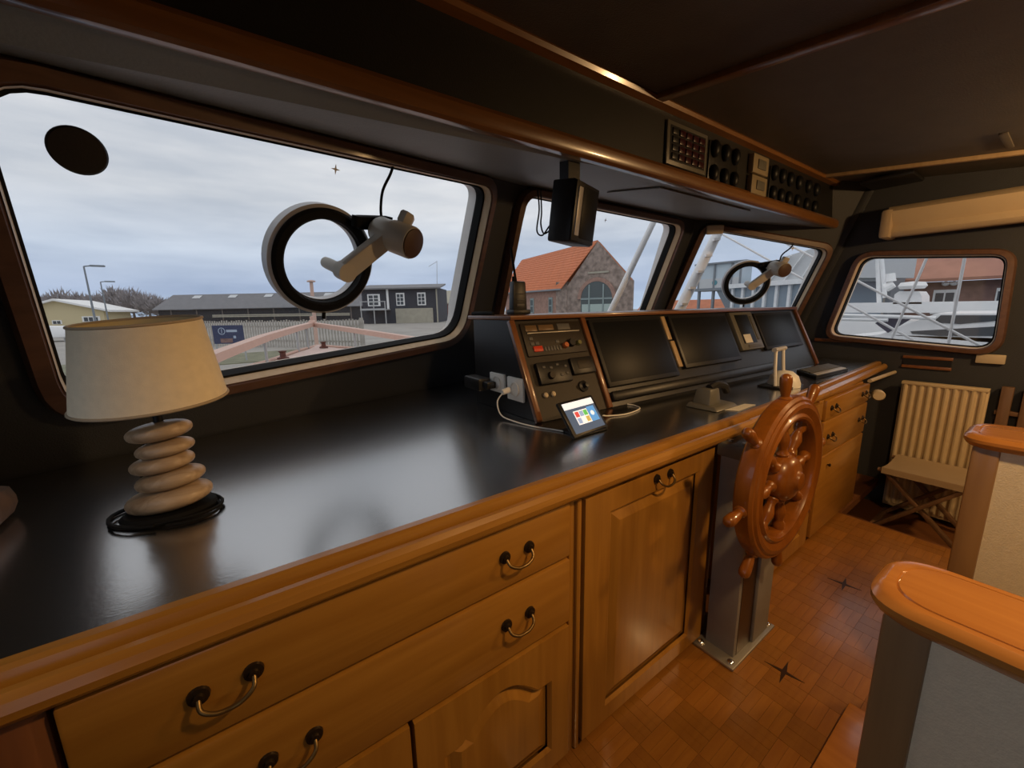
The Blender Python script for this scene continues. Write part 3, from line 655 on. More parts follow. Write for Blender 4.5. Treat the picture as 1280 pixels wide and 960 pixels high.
# ================================================================== STEERING
pd = thing('steering_pedestal', 'grey steel steering pedestal bolted to the parquet floor', 'pedestal', (1.5, .6, 0))
build('base_plate', MB().box((1.322, .535, 0), (1.665, .69, .012), .004), 'brushed', pd)
for x, y in ((1.345, .555), (1.642, .555), (1.345, .668), (1.642, .668)): build('bolt', MB().lathe([(.012, 0), (.012, .008), (.007, .012), (0, .013)], (x, y, .011), (0, 0, 1), 8), 'steel', pd)
build('column', MB().box((1.372, .560, .011), (1.625, .665, .80), .003), 'greypaint', pd)
build('dark_recess_sheet', MB().box((1.392, .5585, .013), (1.498, .561, .795)), 'inlay', pd)  # dark of the recess painted as a sheet on the flat column
build('flange', MB().box((1.500, .548, .012), (1.625, .562, .80), .003), 'greypaint', pd)
build('head_bracket', MB().hexa([(1.36, .52, .775), (1.64, .52, .775), (1.64, .675, .775), (1.36, .675, .775), (1.36, .53, .825), (1.64, .53, .825), (1.64, .675, .825), (1.36, .675, .825)], .005), 'greyinst', pd)
for x, y in ((1.40, .60), (1.40, .65)): build('bolt', MB().lathe([(.010, 0), (.010, .006), (0, .007)], (x, y, .824), (0, 0, 1), 8), 'brushed', pd)
wx, wy, wz = 1.436, .495, .735
wh = thing('ship_wheel', 'glossy wooden ship steering wheel with eight turned handles', 'steering wheel', (wx, wy, wz-.35))
rim = [(.196, -.020), (.200, -.030), (.208, -.033), (.214, -.030), (.218, -.026), (.226, -.030), (.238, -.036), (.250, -.034), (.256, -.028), (.264, -.028), (.272, -.020), (.275, 0), (.272, .020), (.262, .028), (.214, .030), (.200, .026), (.196, .014)]
build('rim', MB().lathe(rim, (wx, wy, wz), (0, 1, 0), 72, closed=True), 'mahog', wh, 30)
build('hub', MB().lathe([(0, -.064), (.016, -.063), (.028, -.058), (.032, -.050), (.036, -.046), (.056, -.042), (.068, -.034), (.076, -.020), (.078, -.008), (.078, .012), (.068, .026), (.03, .03), (0, .03)], (wx, wy, wz), (0, 1, 0), 40), 'mahog', wh, 40)
for k in range(8):
    a = R(8.0+45*k); d = (math.cos(a), 0, math.sin(a))
    build('spoke', MB().lathe([(.016, .066), (.020, .084), (.014, .092), (.013, .102), (.019, .126), (.020, .138), (.014, .160), (.013, .168), (.019, .178), (.019, .198)], (wx, wy, wz), d, 16), 'mahog', wh, 40)
    build('handle', MB().lathe([(.019, .271), (.019, .276), (.0125, .281), (.0125, .286), (.0145, .296), (.0165, .312), (.0175, .328), (.0170, .340), (.013, .349), (.006, .353), (0, .354)], (wx, wy, wz), d, 16), 'mahog', wh, 40)
build('shaft', MB().cyl((wx, wy+.03, wz), (wx, .562, wz), .022), 'brushed', wh)

# ================================================================== OVERHEAD
db_ = thing('overhead_display', 'black boxy display hanging from the soffit above the walkie talkie', 'display', (1.25, 1.28, 1.85))
H = Fr((1.183,1.22,1.56), (1, 0, 0), (0, 0, 1), (0, -1, 0))
a_, b_, c_, d_ = [(1.184,1.163,1.749),(1.363,1.222,1.742),(1.286,1.221,1.556),(1.102,1.163,1.552)]
fu = ((Vector(b_)-Vector(a_))+(Vector(c_)-Vector(d_))).normalized(); fv = ((Vector(a_)-Vector(d_))+(Vector(b_)-Vector(c_))).normalized()
fw_ = fu.cross(fv).normalized(); fv = fw_.cross(fu)
HB = Fr(d_, fu, fv, fw_); hw = (Vector(b_)-Vector(a_)).length; hh = (Vector(a_)-Vector(d_)).length
build('housing', MB().fbox(HB, (-.004, -.005, -.10), (hw+.004, hh+.005, 0), .008), 'black', db_)
build('bezel', MB().fbox(HB, (.0, .0, -.002), (hw, hh, .006), .004), 'black', db_)
build('screen', MB().fbox(HB, (.060, .014, .003), (hw-.010, hh-.012, .0075), .001), 'black_gloss', db_)
build('pale_side_bar', MB().fbox(HB, (.014, .02, .004), (.046, hh-.02, .011), .003), 'rim', db_)
build('rear_case', MB().fbox(HB, (hw*.3, .03, -.125), (hw*.9, hh-.03, -.098), .01), 'black', db_)
build('bracket', MB().beam(HB(hw*.3, hh, -.06), Vector((HB(hw*.3, hh, -.06).x, HB(hw*.3, hh, -.06).y, 1.85)), .06, .05), 'black', db_)
build('cable', MB().tube([(1.303,1.6,1.859),(1.23,1.5,1.743),(1.175,1.45,1.64),(1.182,1.42,1.615),(1.168,1.35,1.645),(1.186,1.32,1.658)], .0035).tube([(1.323,1.6,1.862),(1.244,1.5,1.734),(1.198,1.45,1.669),(1.191,1.42,1.623),(1.177,1.35,1.63),(1.186,1.32,1.636)], .0035), 'rubber', db_)
# annunciator and switches on the fascia
FY = 1.149
an = thing('alarm_panel', 'grey framed alarm panel with dark red lamp squares on the fascia', 'panel', (1.81, FY, 1.9))
build('frame', MB().box((1.65, FY-.012, 1.912), (1.97, FY, 2.088), .004), 'greyinst', an); build('backing', MB().box((1.672, FY-.014, 1.93), (1.95, FY-.010, 2.07)), 'black', an)
for i in range(5):
    for k in range(4): build('lamp_lens', MB().box((1.682+.053*i, FY-.020, 1.936+.033*k), (1.726+.053*i, FY-.013, 1.962+.033*k), .003), 'redled' if i > 0 else 'black', an)
def knobset(nm, label, xs, zs, r, hgt):
    t = thing(nm, label, 'dimmers', (sum(xs)/len(xs), FY, min(zs)-.03))
    build('plate', MB().box((min(xs)-.04, FY-.006, min(zs)-.035), (max(xs)+.04, FY, max(zs)+.035), .003), 'black', t)
    for x in xs:
        for z in zs: build('knob', MB().ell((x, FY-.012, z), (r, .024, hgt), None, 16, 10), 'black_gloss', t)
knobset('dimmer_bank', 'panel of six dark oval knobs beside the alarm panel', (2.04, 2.14, 2.24), (1.935, 2.045), .028, .04)
knobset('dimmer_bank', 'panel of dark oval knobs right of the cream switch boxes', (2.70, 2.81, 2.92, 3.05, 3.20, 3.34), (1.935, 2.045), .033, .042)
for z, lb in ((2.045, 'upper of two cream square switch boxes on the dark fascia'), (1.94, 'lower of two cream square switch boxes on the dark fascia')):
    o = thing('switch_box', lb, 'switch', (2.47, FY, z)); build('plate', MB().box((2.40, FY-.03, z-.048), (2.58, FY, z+.048), .006), 'dimcream', o); build('rocker', MB().box((2.45, FY-.036, z-.024), (2.54, FY-.028, z+.024), .004), 'greyinst', o)
# clear-view screens
def clearview(fr, ca, cb, ro, label, name='clear_view_screen', sc=1.0):
    o = thing(name, label, 'clear view screen', fr(ca, cb, 0))
    C = fr(ca, cb, 0); w = fr.w
    build('outer_ring', MB().lathe([(ro*.93, -.042), (ro*1.0, -.042), (ro*1.0, .0), (ro*.93, .008)], C, w, 64, closed=True), 'rim', o)
    build('rubber_ring', MB().lathe([(ro*.75, -.015), (ro*.76, .016), (ro*.80, .024), (ro*.90, .022), (ro*.945, .013), (ro*.945, -.015)], C, w, 64, closed=True), 'rubber', o)
    build('inner_ring', MB().lathe([(ro*.735, -.045), (ro*.755, -.045), (ro*.755, -.016), (ro*.735, -.012)], C, w, 64, closed=True), 'rim', o)
    build('glass_disc', MB().lathe([(ro*.74, -.0345), (ro*.74, -.031)], C, w, 64), 'clear', o)
    P = lambda a, b, c: C+fr.u*a*ro+fr.v*b*ro+w*c*ro
    build('hub_stub', MB().lathe([(0, -.02*sc), (.012*sc, -.019*sc), (.021*sc, -.008*sc), (.022*sc, .01), (.022*sc, .125*sc)], P(.04, -.02, 0), w, 18), 'screwgrey', o)
    # arm: flat bar with rounded edges from the stub to the motor
    build('arm', MB().beam(P(.04, -.02, .62), P(.84, .66, .62), ro*.34, ro*.24, w, ro*.06).lathe([(ro*.168, -.12*ro), (ro*.168, .12*ro)], P(.04, -.02, .62), w, 18), 'screwgrey', o)
    ax = (fr.w*.96+fr.u*.22-fr.v*.05).normalized(); m0 = P(.84, .74, .26)
    build('motor', MB().lathe([(.22*ro, 0), (.27*ro, .02), (.27*ro, .42*ro), (.30*ro, .44*ro), (.30*ro, .86*ro), (.285*ro, .90*ro)], m0, ax, 26), 'screwgrey', o)
    build('motor_cap', MB().lathe([(.27*ro, 0), (.27*ro, .025*ro), (.255*ro, .035*ro), (0, .035*ro)], m0+ax*.90*ro, ax, 26), 'brownc', o)
    build('clamp_knob', MB().lathe([(.12*ro, 0), (.15*ro, .04*ro), (.15*ro, .20*ro), (.12*ro, .24*ro), (0, .24*ro)], m0+ax*.50*ro+fr.v*.24*ro+fr.u*.12*ro, (fr.v+fr.u*.4).normalized(), 6), 'screwgrey', o)
    build('hinge_clamp', MB().beam(P(.46, .80, .16), P(1.02, .90, .30), ro*.24, ro*.22, w, ro*.04).lathe([(.10*ro, -.1*ro), (.10*ro, .1*ro)], P(.46, .82, .20), fr.v, 14).lathe([(.08*ro, -.1*ro), (.08*ro, .1*ro)], P(1.02, .92, .34), fr.v, 14), 'rubber', o)
    build('side_rod', MB().cyl(P(.90, .46, .36), P(.90, .46, .36)+ax*.5*ro, .035*ro), 'screwgrey', o)
    build('drain_nipple', MB().cyl(P(0.03, -.98, .02), P(.03, -1.10, .02), .035*ro), 'rubber', o)
    return o, P
cv, P1 = clearview(F1, -0.0019, 0.6545, .203, 'round clear view screen with grey motor in the large left window')
build('cable', MB().tube([P1(1.0, .95, .15), P1(.98, 1.15, .12), P1(1.0, 1.45, .1), P1(1.12, 1.75, .1), P1(1.17, 1.92, .1)], .0055), 'rubber', cv)
cv, P3 = clearview(F3, 0.4654, -0.3563, .176, 'round clear view screen with grey motor in the small right window')
build('cable', MB().tube([P3(1.15, .85, .15), P3(1.2, 1.2, .12), P3(1.5, 1.5, .1), P3(1.65, 1.85, .1)], .0055), 'rubber', cv)
sd = (-0.6158,0.8655)
o = build('window_disc', MB().lathe([(.053, -.03), (.053, -.022), (.049, -.018), (0, -.017)], F1(sd[0], sd[1]), F1.w, 40), 'black'); tag(o, 'plain black round disc stuck to the upper left of the big window', 'sticker')
def sticker(fr, a, b, r, m, lb):
    pts = [fr(a+(r if k % 2 == 0 else r*.25)*math.cos(R(45*k)), b+(r if k % 2 == 0 else r*.25)*math.sin(R(45*k)), -.030) for k in range(8)]
    o = build('star_sticker', MB().extr(pts, fr.w*.0012), m); tag(o, lb, 'sticker')
q = (0.034,0.9782); sticker(F1, q[0], q[1], .018, 'rim', 'small pale star sticker high on the big left window')
q = (0.7826,0.2255); sticker(F2, q[0], q[1], .014, 'rim', 'small grey star sticker on the middle window')
q = (0.7617,-0.1054); sticker(F3, q[0], q[1], .020, 'white', 'small white star sticker on the right bow window')
q = (0.1744,0.0676)
o = build('junction_box', MB().fbox(F3, (q[0]-.07, q[1]-.03, .028), (q[0]+.05, q[1]+.035, .075), .006), 'cream'); tag(o, 'small cream junction box at the top corner of the right bow window', 'box')

# ================================================================== STARBOARD SIDE
rd = thing('radiator', 'cream ribbed panel radiator on the starboard wall behind the folding chair', 'radiator', (3.78, .44, -.15))
build('back_panel', MB().box((3.765, .245, -.16), (3.80, .640, .755), .006), 'radiator', rd)
for k in range(10): build('rib', MB().cyl((3.762, .268+.039*k, -.13), (3.762, .268+.039*k, .735), .0135, n=10), 'radiator', rd)
build('top_rail', MB().box((3.748, .245, .735), (3.80, .640, .757), .004), 'radiator', rd)
build('bracket', MB().box((3.80, .30, .3), (3.85, .36, .35)).box((3.80, .54, .3), (3.85, .60, .35)), 'radiator', rd)
o = thing('towel_rail', 'short cream pipe with round valve between cabinet and radiator', 'pipe', (3.6, .69, .80)); build('pipe', MB().cyl((3.30, .71, .80), (3.84, .70, .80), .012), 'cream', o); build('valve_knob', MB().lathe([(.03, 0), (.035, .01), (.035, .045), (.028, .055), (0, .055)], (3.42, .69, .70), (-1, -.4, 0), 16), 'cream', o)
fcx = 3.37
fc = thing('folding_chair', 'folding stool chair with beige canvas seat on crossed wooden legs', 'chair', (fcx+.16, .41, -.2))
y0, y1 = .225, .595
seat = MB(); nn = 8
seat.rings([[(fcx-.03+.37*t/nn, y0+.0, .245-.018*math.sin(math.pi*t/nn)), (fcx-.03+.37*t/nn, y1, .245-.018*math.sin(math.pi*t/nn)), (fcx-.03+.37*t/nn, y1, .235-.018*math.sin(math.pi*t/nn)), (fcx-.03+.37*t/nn, y0, .235-.018*math.sin(math.pi*t/nn))] for t in range(nn+1)])
seat.box((fcx-.032, y0, .205), (fcx-.022, y1, .243))
build('seat', seat, 'canvas', fc)
for x in (fcx-.015, fcx+.33): build('seat_rail', MB().cyl((x, y0-.02, .222), (x, y1+.02, .222), .013), 'chairwood', fc)
for x in (fcx+.0, fcx+.30):
    build('leg', MB().beam((x, y0, .215), (x, y1+.01, -.185), .022, .04, (1, 0, 0), .004), 'chairwood', fc); build('leg', MB().beam((x+.024, y1, .215), (x+.024, y0-.01, -.185), .022, .04, (1, 0, 0), .004), 'chairwood', fc)
for y in (y0-.01, y1+.01): build('foot_rail', MB().beam((fcx-.05, y, -.187), (fcx+.38, y, -.187), .035, .025, (0, 0, 1), .004), 'chairwood', fc)
o = thing('slatted_door', 'brown slatted louvre panel right of the radiator', 'panel', (3.82, .1, .45))
build('frame', MB().box((3.80, -.10, .60), (3.84, .215, .625), .003).box((3.80, -.10, -.19), (3.84, .215, -.165), .003), 'chairwood', o)
for k in range(4): build('slat', MB().box((3.79, .155-.085*k, -.18), (3.83, .205-.085*k, .775), .005), 'chairwood', o)
o = build('wall_box', MB().box((3.825, .215, .905), (3.85, .335, .962), .005), 'cream'); tag(o, 'small cream rectangular box on the wall below the side window', 'box')
o = thing('vent_grille', 'dark wooden slot vent below the side window', 'vent', (3.84, .55, .84)); build('frame', MB().box((3.835, .43, .905), (3.85, .67, .925), .003).box((3.835, .43, .84), (3.85, .67, .86), .003), 'teak', o); build('slot', MB().box((3.842, .435, .86), (3.849, .665, .905)), 'black', o)
struct('trim_8', MB().box((3.83, .72, .995), (3.85, 1.20, 1.02), .004), 'teak')
bl = thing('roller_blind', 'rolled cream blind hanging above the starboard side window', 'blind', (3.75, .3, 1.7))
prof = [(3.84, 1.93), (3.70, 1.915), (3.66, 1.88), (3.67, 1.83), (3.70, 1.79), (3.68, 1.75), (3.70, 1.725), (3.75, 1.72), (3.78, 1.74), (3.84, 1.76)]
b = MB(); b.rings([[(x, y, z-.05*(y < .3)*0) for x, z in prof] for y in (.83, .6, .3, -.2, -.7)]); build('cloth_roll', b, 'blind', bl, 50)
build('tie', MB().box((3.655, .80, 1.715), (3.85, .86, 1.90), .02), 'canvas', bl)
o = build('ceiling_speaker', MB().box((3.52, .70, 2.06), (3.80, .96, 2.085), .01), 'black'); tag(o, 'flat black rectangular speaker on the ceiling near the blind', 'speaker')

# partitions
def partition(x0, x1, yf, ztop, pm, label, yb=-1.6):
    t = thing('partition', label, 'partition', ((x0+x1)/2, yf-.5, 0))
    pts = []; w = (x1-x0)
    build('panel', MB().box((x0+.018, yb, 0), (x1-.018, yf-.052, ztop-.03)), pm, t)
    build('post', MB().box((x0+.012, yf-.055, 0), (x1-.012, yf-.006, ztop-.028), .006), 'post', t)
    def outl(d): 
        r_ = .06-d*.3; return rq([(x0+d, yb), (x1-d, yb), (x1-d, yf-d+.012), (x0+d, yf-d+.012)], [.001, .001, r_, r_], 9)
    c = MB(); lv = [(.006, -.032), (.0, -.026), (-.004, -.018), (-.004, -.010), (.002, -.003), (.008, 0), (.018, 0), (.020, -.0025), (.0215, 0), (.03, .0005)]
    c.rings([[(a, b2, ztop+z) for a, b2 in outl(d)] for d, z in lv]); build('cap', c, 'pine_y', t, 25)
    return t
partition(.683, .845, .105, .90, 'pgrey', 'nearest waist high partition with grey panel and orange wooden cap')
partition(1.55, 1.755, .118, .95, 'ppanel', 'farther waist high partition with cream panel and orange wooden cap')
o = build('step_board', MB().box((.85, .06, .0), (1.482, .25, .035), .005), 'pine_y'); tag(o, 'orange wooden step board on the floor beside the nearest partition post', 'step')
o = build('armrest', MB().box((-.56, 1.10, .869), (-.430, 1.34, .945), .03), 'chairwood'); tag(o, 'dark brown wooden block at the far left end of the worktop', 'block')

# ================================================================== OUTSIDE
G = -.5
struct('ground', MB().box((-160, 13.5, G-.4), (200, 260, G)), 'ground')
struct('harbour_water', MB().box((-60, -60, -2.6), (200, 13.5, -2.5)), 'water')
gr = build('grass_strip', MB().extr([(-6, 17.6, G), (5.2, 17.6, G), (5.2, 22, G), (-6, 22, G)], (0, 0, .03)), 'grass'); gr['kind'] = 'stuff'; gr['label'] = 'rough grass strip before the picket fence'
# own foredeck
fd = thing('foredeck', 'pale pink foredeck of the boat narrowing to the bow outside', 'deck', (1.9, 8, .2))
port = [(-.35, 2.6, .40), (-.3, 5, .46), (.10, 7, .47), (.50, 8.2, .44), (1.15, 10.0, .42), (1.6, 11.3, .38), (1.95, 12.1, .37)]
star_ = [(4.15, 2.6, .40), (4.1, 5, .40), (3.75, 7, .38), (3.35, 8.2, .36), (2.75, 10.0, .36), (2.3, 11.3, .36), (2.0, 12.1, .37)]
b = MB()
b.rings([[p, ((p[0]+s[0])/2, p[1], (p[2]+s[2])/2+.05), s, (s[0], s[1], s[2]-1.8), (p[0], p[1], p[2]-1.8)] for p, s in zip(port, star_)]); build('deck', b, 'deck', fd, 50)
for sd_ in (port, star_): build('toe_rail', MB().tube([(x, y, z+.03) for x, y, z in sd_], .03, 8), 'rail', fd)
for p in ((.75, 8.3, .47), (1.85, 10.6, .44)): build('deck_fitting', MB().lathe([(.10, 0), (.10, .03), (.05, .05), (.05, .12), (.08, .15), (0, .16)], p, (0, 0, 1), 14), 'maroon', fd)
hr = thing('handrail', 'salmon pink wooden bow handrail on steel stanchions outside', 'handrail', (1.9, 8, .3))
rp_ = [(-.55, 3.2, .72), (-.5, 4.6, .76), (-.164, 6, .80), (.475, 8, .885), (1.25, 10.2, .95), (1.864, 12, .985)]; rs_ = [(1.864, 12, .985), (2.586, 10, .83), (3.19, 8, .69), (3.6, 6.5, .62), (4.2, 4, .55)]
def flat(pts, w, h):
    b = MB(); P = [Vector(p) for p in pts]; lo = []
    for i, p in enumerate(P):
        d = (P[min(i+1, len(P)-1)]-P[max(i-1, 0)]); d.z = 0; d.normalize(); x = Vector((d.y, -d.x, 0))*w/2
        lo.append([p-x-Vector((0,0,h/2)), p+x-Vector((0,0,h/2)), p+x+Vector((0,0,h/2)), p-x+Vector((0,0,h/2))])
    return b.rings(lo)
build('rail', flat(rp_, .15, .11), 'rail', hr); build('rail', flat(rs_, .15, .11), 'rail', hr)
build('apex_cap', MB().lathe([(.10, -.06), (.10, .07), (.05, .10), (.05, .2), (0, .21)], (1.864, 11.95, .99), (0, 0, 1), 14), 'rail', hr)
for p, zt in (((.475, 8, .46), .86), ((1.25, 10.2, .42), .93), ((1.6, 11.2, .40), .94), ((2.5, 10.2, .37), .83), ((3.19, 8, .37), .66), ((-.164, 6, .47), .77)):
    build('stanchion', MB().cyl(p, (p[0], p[1], zt), .022), 'galv', hr)
# picket fence, each picket a part
fp0, fp1 = Vector((5.198,20.1,-0.5)), Vector((0.0413,27.43,-0.5))
fp1 = fp0+(fp1-fp0)*1.9
fn_ = thing('picket_fence', 'weathered grey picket fence on the quay beyond the bow', 'fence', (fp0+fp1)/2)
dvec = (fp1-fp0); flen = dvec.length; du = dvec.normalized(); npk = 88
pk = None
for k in range(npk):
    p = fp0+du*(flen*k/npk)
    if pk is None:
        pk = build('picket', MB().beam(p, p+Vector((0, 0, 1.42)), .09, .03, (du.y, -du.x, 0)), 'picket', fn_)
    else:
        c_ = pk.copy(); COL.objects.link(c_); c_.location = pk.location+du*(flen*k/npk)+Vector((0, 0, random.uniform(-.04, .04)))
for z in (.35, 1.1): build('fence_rail', MB().beam(fp0+Vector((0, .05, z)), fp1+Vector((0, .05, z)), .05, .09), 'picket', fn_)
build('end_board', MB().beam(fp0+Vector((.1, 0, 0)), fp0+Vector((.1, 0, 1.5)), .16, .12), 'picket', fn_)
# banner on the fence
ba, bb_, bc_, bd_ = [(-0.511,19.04,0.181),(0.4436,18.36,0.1885),(0.4698,18.49,0.7928),(-0.5811,19.23,0.8178)]
bu = (Vector(bb_)-Vector(ba)); bu.z = 0; bw = bu.length; bu.normalize(); bf = Fr(ba, bu, (0, 0, 1), (bu.y, -bu.x, 0)); bh = .70
bn = thing('banner', 'navy blue banner with pale emblem hung before the picket fence', 'banner', ba)
build('cloth', MB().fbox(bf, (0, 0, -.02), (bw, bh, 0)), 'banner', bn)
build('photo_strip', MB().fbox(bf, (.22*bw, .04, 0), (.62*bw, .20, .004)), 'bannerpic', bn)
build('emblem', MB().lathe([(.11, 0), (.135, 0), (.135, .006), (.11, .006)], bf(.30*bw, .48, .001), bf.w, 24, closed=True).fbox(bf, (.29*bw, .40, 0), (.31*bw, .56, .005)), 'bannertxt', bn)
build('lettering', MB().fbox(bf, (.45*bw, .44, 0), (.80*bw, .53, .004)).fbox(bf, (.66*bw, .20, 0), (.74*bw, .30, .004)), 'bannertxt', bn)
for a in (.04, .96): build('pole', MB().cyl(bf(a*bw, -.3-ba[2]*0-.35, -.04), bf(a*bw, bh, -.04), .03), 'galv', bn)
def quadwall(b, p, q, z0, z1, t=.3):
    p, q = Vector(p), Vector(q); d = (q-p); d.z = 0; d.normalize(); n = Vector((-d.y, d.x, 0))*t
    return b.hexa([(p.x, p.y, z0), (q.x, q.y, z0), (q.x+n.x, q.y+n.y, z0), (p.x+n.x, p.y+n.y, z0), (p.x, p.y, z1), (q.x, q.y, z1), (q.x+n.x, q.y+n.y, z1), (p.x+n.x, p.y+n.y, z1)])
# long shed
s0, s1 = Vector((-11.64,112.6,0.0058)), Vector((23.76,87.39,-0.8358)); s0.z = s1.z = G
sd2 = (s1-s0).normalized(); sn = Vector((-sd2.y, sd2.x, 0)); ez, rz_ = 2.339, 5.514
sh_ = thing('long_shed', 'long low black shed with grey corrugated roof and skylights on the quay', 'building', (s0+s1)/2)
build('wall', quadwall(MB(), s0, s1, G, ez, 8), 'shedwall', sh_)
build('roof', MB().hexa([s0-sd2*.8-sn*.6+Vector((0,0,ez-G)), s1+sd2*.5-sn*.6+Vector((0,0,ez-G)), s1+sn*4.5+Vector((0,0,rz_-G)), s0+sn*4.5+Vector((0,0,rz_-G)), s0-sd2*.8-sn*.6+Vector((0,0,ez-G+.15)), s1+sd2*.5-sn*.6+Vector((0,0,ez-G+.15)), s1+sn*4.5+Vector((0,0,rz_-G+.15)), s0+sn*4.5+Vector((0,0,rz_-G+.15))]), 'roofgrey', sh_)
build('roof', MB().hexa([s0+sn*4.5+Vector((0,0,rz_-G)), s1+sn*4.5+Vector((0,0,rz_-G)), s1+sn*9.5+Vector((0,0,ez-G)), s0+sn*9.5+Vector((0,0,ez-G)), s0+sn*4.5+Vector((0,0,rz_-G+.15)), s1+sn*4.5+Vector((0,0,rz_-G+.15)), s1+sn*9.5+Vector((0,0,ez-G+.15)), s0+sn*9.5+Vector((0,0,ez-G+.15))]), 'roofgrey', sh_)
sl = (s1-s0).length
for t in (.12, .30, .48, .78):
    b = MB(); lift = Vector((0, 0, .2))
    f_ = lambda a, k: s0+sd2*a+sn*(-.6+5.1*k)+Vector((0, 0, ez-G+(rz_-ez)*k))+lift
    b.extr([f_(sl*t, .70), f_(sl*t+1.7, .70), f_(sl*t+1.7, .88), f_(sl*t, .88)], (0, 0, .08)); build('skylight', b, 'roofw', sh_)
for k in range(8):
    p = s0+sd2*(sl*(k+.5)/8)-sn*.05; build('post', MB().box((p.x-.12, p.y-.12, G), (p.x+.12, p.y+.12, ez)), 'trunk', sh_)
b = MB(); p = s0+sd2*sl*.30-sn*2.2; q_ = s0+sd2*sl*.95-sn*2.2
for z, t in ((.55, 0), (.85, .1)): b.beam(p+Vector((0,0,z+.75)), q_+Vector((0,0,z+.6)), .3, .20)
o = build('timber_stack', b, 'pale', sh_)
# black house
h0, h1 = Vector((19.35,58.22,-0.3601)), Vector((25.19,54.1,-0.3835)); h0.z = h1.z = G
hd = (h1-h0); hl = hd.length; hd.normalize(); hn = Vector((-hd.y, hd.x, 0)); hz_ = 4.52
HF = Fr(h0, hd, (0, 0, 1), -hn)
bh_ = thing('black_house', 'two storey black boarded house with white windows and pale garage door', 'building', h0)
hL = -3.749
build('wall', MB().fbox(HF, (hL, 0, -9), (hl, hz_-G, 0)), 'tarred', bh_)
build('roof', MB().hexa([HF(hL-.4, hz_-G-.2, .7), HF(hl+.6, hz_-G-.2, .7), HF(hl+.6, hz_-G+.55, -4.5), HF(hL-.4, hz_-G+.55, -4.5), HF(hL-.4, hz_-G, .7), HF(hl+.6, hz_-G, .7), HF(hl+.6, hz_-G+.75, -4.5), HF(hL-.4, hz_-G+.75, -4.5)]), 'roofgrey', bh_)
HH = hz_-G
def win(par, fr, a0, a1, b0, b1, fm='whitepaint', gm='boatglass', nx=2, ny=3, off=.03):
    o = build('window', MB().fbox(fr, (a0, b0, off-.05), (a1, b1, off+.03)), fm, par)
    w_, h_ = (a1-a0), (b1-b0)
    for i in range(nx):
        for k in range(ny): build('pane', MB().fbox(fr, (a0+w_*(.1+.82*i/nx), b0+h_*(.08+.86*k/ny), off+.02), (a0+w_*(.1+.82*(i+.82)/nx), b0+h_*(.08+.86*(k+.84)/ny), off+.045)), gm, o)
win(bh_, HF, hl*.17, hl*.34, HH*.50, HH*.86); win(bh_, HF, hl*.60, hl*.77, HH*.50, HH*.86); win(bh_, HF, hL*.78, hL*.30, HH*.50, HH*.84)
build('garage_door', MB().fbox(HF, (hl*.14, 0, -.02), (hl*.90, HH*.42, .06)), 'pale', bh_)
build('corner_board', MB().fbox(HF, (-.15, HH*.40, -.05), (.15, HH*.98, .12)), 'whitepaint', bh_); build('downpipe', MB().fbox(HF, (hl-.15, 0, -.05), (hl+.02, HH*.95, .12)), 'pale', bh_)
st2 = MB()
for a in (-3.2, -1.4, .2): st2.beam(HF(a, 0, 2.2), HF(a, HH*.62, 2.2), .12, .12)
st2.beam(HF(-3.3, HH*.42, 2.2), HF(.3, HH*.42, 2.2), .12, .12).beam(HF(-3.3, HH*.62, 2.2), HF(.3, HH*.62, 2.2), .1, .1).fbox(HF, (-3.3, HH*.38, 0), (.3, HH*.41, 2.3)); build('balcony', st2, 'galv', bh_)
# radio mast behind
p = Vector((39.18,84.59,1.73)); o = build('antenna_mast', MB().cyl((p.x, p.y, G), (40.51,86.11,12.27), .10, .05, 8).beam((38.87,86.98,11.05), (40.49,86.08,12.09), .08, .08), 'galv'); tag(o, 'thin grey antenna mast rising behind the black house', 'mast')
# small red house
p, q_ = Vector((36.66,78.29,-0.8082)), Vector((42.38,74.31,-0.6096)); p.z = q_.z = G
rh = thing('red_house', 'low dark red house with pale roof right of the black house', 'building', p)
build('wall', quadwall(MB(), p, q_, G, 2.489, 7), 'brownwall', rh)
d = (q_-p).normalized(); n = Vector((-d.y, d.x, 0)); z0, z1 = 2.489, 5.23
build('roof', MB().hexa([p-d*.4-n*.4+Vector((0,0,z0-G)), q_+d*.4-n*.4+Vector((0,0,z0-G)), q_+n*4+Vector((0,0,z1-G)), p+n*4+Vector((0,0,z1-G)), p-d*.4-n*.4+Vector((0,0,z0-G+.2)), q_+d*.4-n*.4+Vector((0,0,z0-G+.2)), q_+n*4+Vector((0,0,z1-G+.2)), p+n*4+Vector((0,0,z1-G+.2))]), 'pale', rh)
# yellow house
p, q_ = Vector((-27.56,106.5,0.6461)), Vector((-18.54,105,0.3568)); p.z = q_.z = G
yh = thing('yellow_house', 'low yellow house with shallow white edged gable at far left', 'building', p)
d = (q_-p); yl = d.length; d.normalize(); n = Vector((-d.y, d.x, 0)); YFr = Fr(p, d, (0, 0, 1), -n); ya, yb_, yc = [3.632,4.716,2.771]
b = MB(); b.extr([YFr(0, 0), YFr(yl, 0), YFr(yl, yc), YFr(yl*.34, yb_), YFr(0, ya)], -YFr.w*12); build('wall', b, 'yellow', yh)
b = MB(); b.extr([YFr(-1, ya-.25, 1), YFr(yl*.34, yb_, 1), YFr(yl*.34, yb_+.35, 1), YFr(-1, ya+.1, 1)], -YFr.w*14); b.extr([YFr(yl*.34, yb_, 1), YFr(yl+1.2, yc-.15, 1), YFr(yl+1.2, yc+.2, 1), YFr(yl*.34, yb_+.35, 1)], -YFr.w*14); build('roof', b, 'whitepaint', yh)
win(yh, YFr, yl*.66, yl*.93, .9, 1.9, gm='boatglass', nx=3, ny=1); win(yh, YFr, yl*.22, yl*.36, .6, 1.3, gm='boatglass', nx=2, ny=1)
